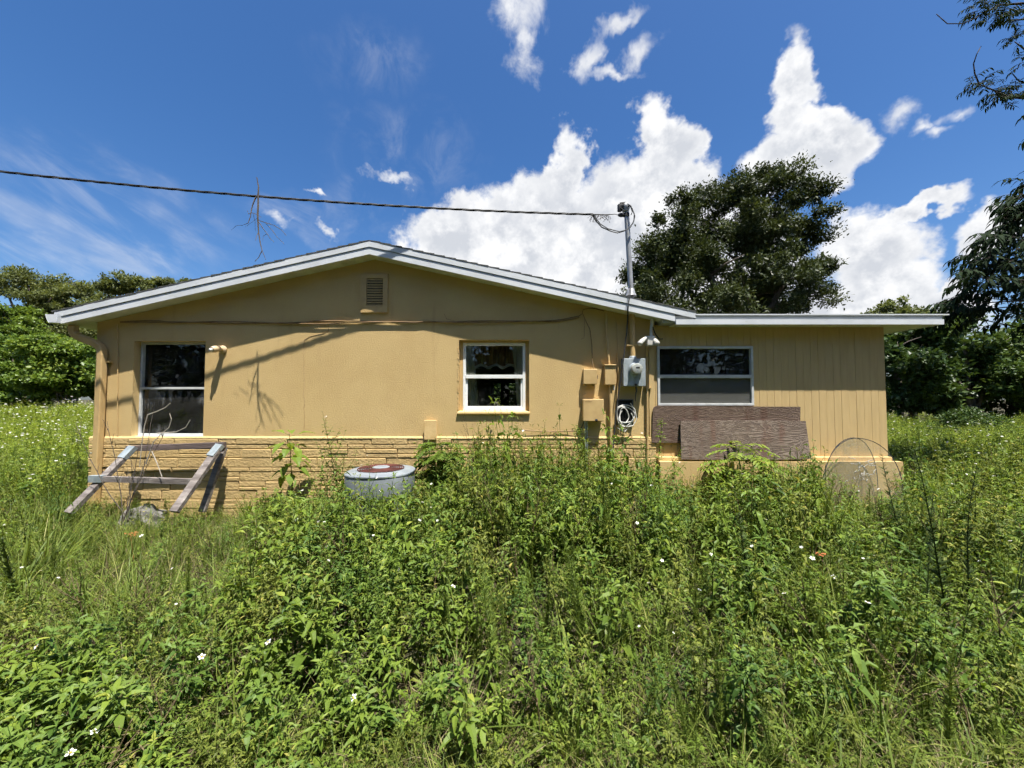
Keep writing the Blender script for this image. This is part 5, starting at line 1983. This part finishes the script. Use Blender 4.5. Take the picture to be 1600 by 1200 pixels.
# low growth and litter on the thin ground nearest the viewer
y = 1.0
while y < 1.9:
    x = -1.42 * y - .7
    while x < 1.42 * y + .7:
        xx, yy = x + rs.uniform(-.03, .03), y + rs.uniform(-.03, .03)
        x += .062
        px = pix(xx, yy)
        q = rs.random()
        if px < 520 and q < .55:
            continue
        v = vnoise(xx, yy, 1.6, 9)
        if q < .42 + .3 * (v - .5):
            put(straws, xx, yy, rs.randint(0, 2), rs.uniform(.6, 1.1), rs.uniform(.25, .8), .7)
        elif q < .78:
            put(herbs, xx, yy, 8 + rs.randint(0, 2), rs.uniform(.45, .8), rs.uniform(.25, .7))
        else:
            f = rs.uniform(.3, .7)
            put(grasses, xx, yy, rs.randint(0, 3), f * 1.1, f, .4)
    y += .062
scatter('broadleaf_weeds', 'dense green broad-leaved weeds covering the yard before the house', HK, herbs)
scatter('yard_grass', 'tall mixed grass and feathery weeds growing through the yard', GK, grasses)
scatter('flowering_weeds', 'scattered weeds with small white daisy flowers in the yard', FK, flows)
scatter('dry_straw', 'dry straw and dead grass lying between the weeds', SK, straws)

# fields beside the house
far = []
KF = ['field0', 'field1', 'field2', 'fen0', 'fen1', 'fen2', 'herb0', 'herb1', 'grass0', 'grass1']
for side in (-1, 1):
    yy0 = 4.9
    while yy0 < (27 if side < 0 else 18):
        c = .16 + .012 * (yy0 - 5)
        lo, hi = (1.02 * yy0 - .3, 1.55 * yy0 + 1.2) if side < 0 else (.92 * yy0, 1.5 * yy0 + 1.2)
        q = lo
        while q < hi:
            xx, yy = side * (q + rs.uniform(-.5, .5) * c), yy0 + rs.uniform(-.5, .5) * c
            q += c
            if inside_house(xx, yy) or (yy < 11.6 and -5.95 < xx < 5.25):
                continue
            g = rs.random()
            if side < 0:
                hgt = (.62 + .5 * min(1, max(0, (yy - 6) / 7))) * (.8 + .4 * vnoise(xx, yy, .5, 2))
                k = rs.choice((0, 1, 2, 0, 1, 2, 8, 9, 6, 3)) if yy > 7 else rs.choice((6, 7, 6, 7, 0, 8))
            else:
                hgt = (.62 + .22 * min(1, max(0, (yy - 6) / 6))) * (.75 + .5 * vnoise(xx, yy, .5, 2))
                k = rs.choice((6, 7, 6, 7, 0, 1, 2, 3, 4, 5, 8, 9))
            base = 1.0 if k < 3 else (.8 if k < 6 else (.62 if k < 8 else .4))
            f = hgt / base * rs.uniform(.75, 1.15)
            put(far, xx, yy, k, max(.8, min(1.5, f)) * (1 + .02 * yy), f)
    # next row
        yy0 += c
scatter('field_weeds', 'tall flowering weeds of the open field on both sides of the house', KF, far)
far2 = []
for i in range(2600):
    a = rs.uniform(-26, 30)
    b = rs.uniform(13, 34)
    if rs.random() < .35:
        a, b = rs.uniform(-30, 30), rs.uniform(-16, .4)
    if -6 < a < 5.5 and 0 < b < 12:
        continue
    if b > 0 and (a < -1.02 * b or a > .92 * b) and b < 18:
        continue
    if a * a + b * b < 1.0:
        continue
    f = rs.uniform(.6, 1.0)
    if -3 < b < .4 and abs(a) < 2.5:
        f *= .3
    put(far2, a, b, rs.randint(0, 2), f * 1.3, f)
scatter('outer_weeds', 'rough weeds of the field beyond and behind the yard', ['field0', 'field1', 'field2'], far2)


# ------------------------------------------------------------------ plants one can tell apart
def plant(name, label, px_base, Y, top_py, build, cat='weed', mats=('weed', 'petal', 'yellow'), group=None):
    b = W(px_base, 700, Y)
    z0 = ground_z(b.x, Y)
    h = W(px_base, top_py, Y).z - z0
    mb = MB()
    build(mb, random.Random(hash_s(label)), h)
    me = mb.mesh(name, mats)
    o = link(name, me, None, (b.x, Y, z0))
    tag(o, label, cat, group)
    return o


def hash_s(s):
    v = 7
    for ch in s:
        v = (v * 31 + ord(ch)) % 1000003
    return v


def tall(leaf=.075, nodes=12, branches=3, flowers=0, trif=.4, wid=.32, tint=.45, lean=.05, bare=.1):
    def f(mb, r_, h):
        herb(mb, r_, h, leaf * 1.15, int(nodes * 2.2), branches + 3, trif, flowers, tint, lean, wid * 1.15, base=(0, 0, 0), bare=bare)
        for k in range(2):
            herb(mb, r_, h * r_.uniform(.55, .8), leaf * 1.2, int(nodes * 1.5), branches, trif, 0, tint, .12, wid * 1.15, base=(r_.uniform(-.07, .07), r_.uniform(-.05, .05), 0), bare=bare)
    return f


def broad(mb, r_, h):
    """young sapling with large simple leaves near the top"""
    P = [Vector((0, 0, 0)), Vector((.0, 0, h * .35)), Vector((-.03, 0, h * .7)), Vector((-.05, 0, h * .93))]
    mb.t = .2
    mb.tube(P, [.008, .007, .005, .003], 6)
    for i in range(24):
        t = .55 + .45 * i / 24
        a = i * 2.4 + .4
        p = P[1].lerp(P[3], (t - .35) / .62 if t > .35 else 0)
        el = .25 if t > .93 else r_.uniform(-.75, -.05)
        d = Vector((math.cos(a) * math.cos(el), math.sin(a) * math.cos(el), math.sin(el)))
        mb.t = .2
        q = p + d * .07
        mb.tube([p, q], .002, 3, caps=False)
        mb.leaf(q, d, (0, 0, 1), r_.uniform(.17, .26), r_.uniform(.095, .13), r_.uniform(.1, .6), .12, tint=r_.uniform(.55, .95), wide=.42)


def pinnate(mb, r_, h, n=17, tint=.6, spread=.42):
    """shrub of arching compound leaves"""
    P = [Vector((0, 0, 0)), Vector((.02, 0, h * .4)), Vector((0, .02, h * .8))]
    mb.t = .1
    mb.tube(P, [.012, .010, .006], 6)
    for i in range(n):
        t = r_.uniform(.45, 1.0)
        a = i * 2.4
        p = P[0].lerp(P[2], t)
        d = Vector((math.cos(a), math.sin(a) * .7, r_.uniform(.3, .9))).normalized()
        q = Vector(p)
        Q = [Vector(q)]
        L = spread * r_.uniform(.6, 1.1)
        m = 9
        for k in range(m):
            d = (d + Vector((0, 0, -.13))).normalized()
            q = q + d * L / m
            Q.append(Vector(q))
            s = d.cross(Vector((0, 0, 1))).normalized()
            if k > 1:
                for sg in (-1, 1):
                    ld = (d * .45 + s * sg * .9 + Vector((0, 0, r_.uniform(-.25, .05)))).normalized()
                    mb.leaf(q, ld, (0, 0, 1), .095 * r_.uniform(.7, 1.15), .038, .3, .15, tint=min(1, max(0, tint + r_.uniform(-.25, .3))))
        mb.t = .3
        mb.tube(Q, .0022, 3, caps=False)


def stalk(n=60, L=.05, tint=.25):
    return lambda mb, r_, h: fennel(mb, r_, h, int(n * 1.5), L * 1.15, tint + .25, thick=1.2)


plant('young_sapling', 'young sapling with large bright leaves against the stone band', 458, 4.85, 668, broad, 'sapling')
plant('tall_weed', 'tallest leafy weed with side shoots left of the air conditioner', 540, 4.75, 652, tall(.07, 14, 4, 2), 'weed')
plant('tall_weed', 'slim leafy weed between the sapling and the tallest weed', 505, 4.75, 700, tall(.06, 10, 2), 'weed')
plant('tall_weed', 'leafy weed standing in front of the air conditioner middle', 580, 3.95, 738, tall(.07, 11, 2, 1), 'weed')
plant('tall_weed', 'leafy weed overlapping the right side of the air conditioner', 640, 3.95, 745, tall(.075, 11, 3, 2), 'weed')
plant('compound_shrub', 'bushy compound-leaved shrub below the middle window', 690, 4.8, 668, lambda mb, r_, h: (pinnate(mb, r_, h, 62, .5, .34)), 'shrub')
plant('tall_weed', 'leafy weed right of the bushy shrub below the window sill', 765, 4.7, 700, tall(.07, 11, 3, 1), 'weed')
plant('tall_weed', 'slender weed before the stone band left of the telephone box', 872, 4.8, 668, tall(.055, 12, 2), 'weed')
plant('tall_weed', 'dense upright weed rising below the telephone box', 931, 4.75, 660, tall(.085, 15, 2, 0, .7), 'weed')
plant('tall_weed', 'wispy weed under the coiled white cable', 998, 4.8, 682, tall(.055, 11, 4, 1), 'weed')
plant('tall_weed', 'spiky upright weed in front of the brown plywood', 1040, 4.7, 652, tall(.075, 16, 1, 0, .6), 'weed')
plant('compound_shrub', 'fern-leaved young shrub in front of the grey plywood', 1155, 4.7, 672, lambda mb, r_, h: pinnate(mb, r_, h, 46, .75, .46), 'shrub')
plant('tall_weed', 'branching thin weed on the plinth left of the mesh screen', 1248, 4.7, 722, tall(.05, 11, 4, 1), 'weed')
plant('tall_weed', 'thin weed rising before the mesh screen', 1325, 4.6, 735, tall(.05, 10, 2, 1), 'weed')
plant('weed_stalk', 'dark feathery stalk beside the plinth corner', 1407, 3.5, 712, stalk(60, .06, .15), 'weed', 'stalk')
plant('weed_stalk', 'tallest dark feathery stalk in the right grass', 1474, 2.3, 700, stalk(90, .055, .12), 'weed', 'stalk')
plant('weed_stalk', 'feathery stalk right of the tallest one', 1506, 2.55, 730, stalk(60, .05, .2), 'weed', 'stalk')
plant('weed_stalk', 'short feathery stalk left of the tallest one', 1436, 2.35, 770, stalk(60, .045, .2), 'weed', 'stalk')
plant('weed_stalk', 'dark feathery stalk at the left picture edge', 42, 2.9, 835, stalk(60, .05, .15), 'weed', 'stalk')
plant('weed_stalk', 'feathery stalk in the middle of the right weeds', 1172, 2.7, 800, stalk(80, .05, .3), 'weed', 'stalk')


def fan(mb, r_, h):
    for i in range(15):
        a = r_.uniform(0, 2 * PI)
        d = Vector((.35 + .75 * r_.random(), r_.uniform(-.25, .25), 1.0)).normalized()
        L = h * r_.uniform(.6, 1.15)
        P = [Vector((r_.uniform(-.03, .03), 0, 0)), d * L * .5 + Vector((0, 0, .02)), d * L]
        mb.t = .05
        mb.tube(P, [.005, .004, .002], 4, caps=False)
        for k in range(34):
            p = P[0].lerp(P[2], .2 + .8 * k / 34)
            ld = (d + Vector((r_.uniform(-1, 1), r_.uniform(-1, 1), r_.uniform(-.3, .6))) * .7).normalized()
            s = ld.orthogonal().normalized() * .0035
            mb.t = r_.uniform(.0, .3)
            mb.add([p - s, p + s, p + ld * .04], [(0, 1, 2)])


plant('feathery_fan', 'dark feathery fan-shaped weed at the right edge of the grass', 1553, 2.45, 772, fan, 'weed', 'stalk')


# flowers in the foreground that stand out singly
def flower(label, px, py, Y, s=.015):
    p = W(px, py, Y)
    z0 = ground_z(p.x, Y)
    r_ = random.Random(hash_s(label))
    mb = MB()
    h = p.z - z0
    e = Vector((0, 0, h))
    b = Vector((r_.uniform(-.06, .06), r_.uniform(-.02, .08), 0))
    mb.t = .35
    mb.tube([b, b.lerp(e, .5) + Vector((.012, 0, 0)), e], [.0025, .002, .0013], 4, caps=False)
    for k in range(4):
        q = b.lerp(e, .35 + .14 * k)
        a = r_.uniform(0, 6.28)
        mb.leaf(q, (math.cos(a), math.sin(a), .4), (0, 0, 1), .07, .024, .5, .2, tint=.5)
    daisy(mb, r_, e, s)
    o = link('daisy', mb.mesh('daisy', ('weed', 'petal', 'yellow')), None, (p.x, Y, z0))
    tag(o, label, 'flower', 'white daisies in the foreground')


for lab, px, py, Y in (
        ('white daisy at the far left edge of the foreground', 26, 1020, 2.15), ('white daisy right beside the leftmost one', 58, 1010, 2.18),
        ('upper of two white daisies above the broad leaves', 424, 985, 2.1), ('lower of two white daisies above the broad leaves', 419, 1003, 2.06),
        ('white daisy left of the close pair above broad leaves', 315, 1026, 2.0), ('white daisy in the grass left of the weeds', 348, 919, 2.6),
        ('white daisy beside the one in the left grass', 371, 912, 2.65), ('white daisy high in the left grass', 232, 902, 2.75),
        ('white daisy near the top of the left grass', 221, 837, 3.2), ('lone white daisy left of the leafy mass', 463, 812, 3.4),
        ('white daisy in the middle of the leafy mass', 552, 1090, 1.75), ('lowest white daisy near the bottom left', 110, 1176, 1.55),
        ('white daisy low at the left bottom', 148, 1143, 1.62), ('yellow-eyed white daisy in the central weeds', 708, 916, 2.45),
        ('small white daisy left in the central weeds', 580, 842, 3.0), ('white daisy in the right grass below the stalks', 1366, 868, 2.75),
        ('white daisy in the right grass at middle height', 1302, 901, 2.55), ('white daisy at far right of the grass', 1530, 907, 2.5)):
    flower(lab, px, py, Y)
for i, (lab, px, py, Y) in enumerate((('orange withered leaf tuft in the left grass', 204, 836, 3.25), ('small orange leaf tuft in the right weeds', 1285, 868, 2.8))):
    mb = MB()
    r_ = random.Random(i)
    for k in range(9):
        a = r_.uniform(0, 6.28)
        mb.leaf((r_.uniform(-.04, .04), r_.uniform(-.02, .02), r_.uniform(-.01, .02)), (math.cos(a), math.sin(a), .3), (0, 0, 1), .036, .011, .3, .2)
    p = W(px, py, Y)
    mb.t = .4
    mb.tube([(0, 0, 0), (.01, .02, -p.z * .5), (.02, .03, -p.z)], .002, 4)
    o = link('orange_leaves', mb.mesh('orange_leaves', 'orange'), None, p)
    tag(o, lab, 'plant')

for o in bpy.data.objects:
    if '_o' in o:
        del o['_o']
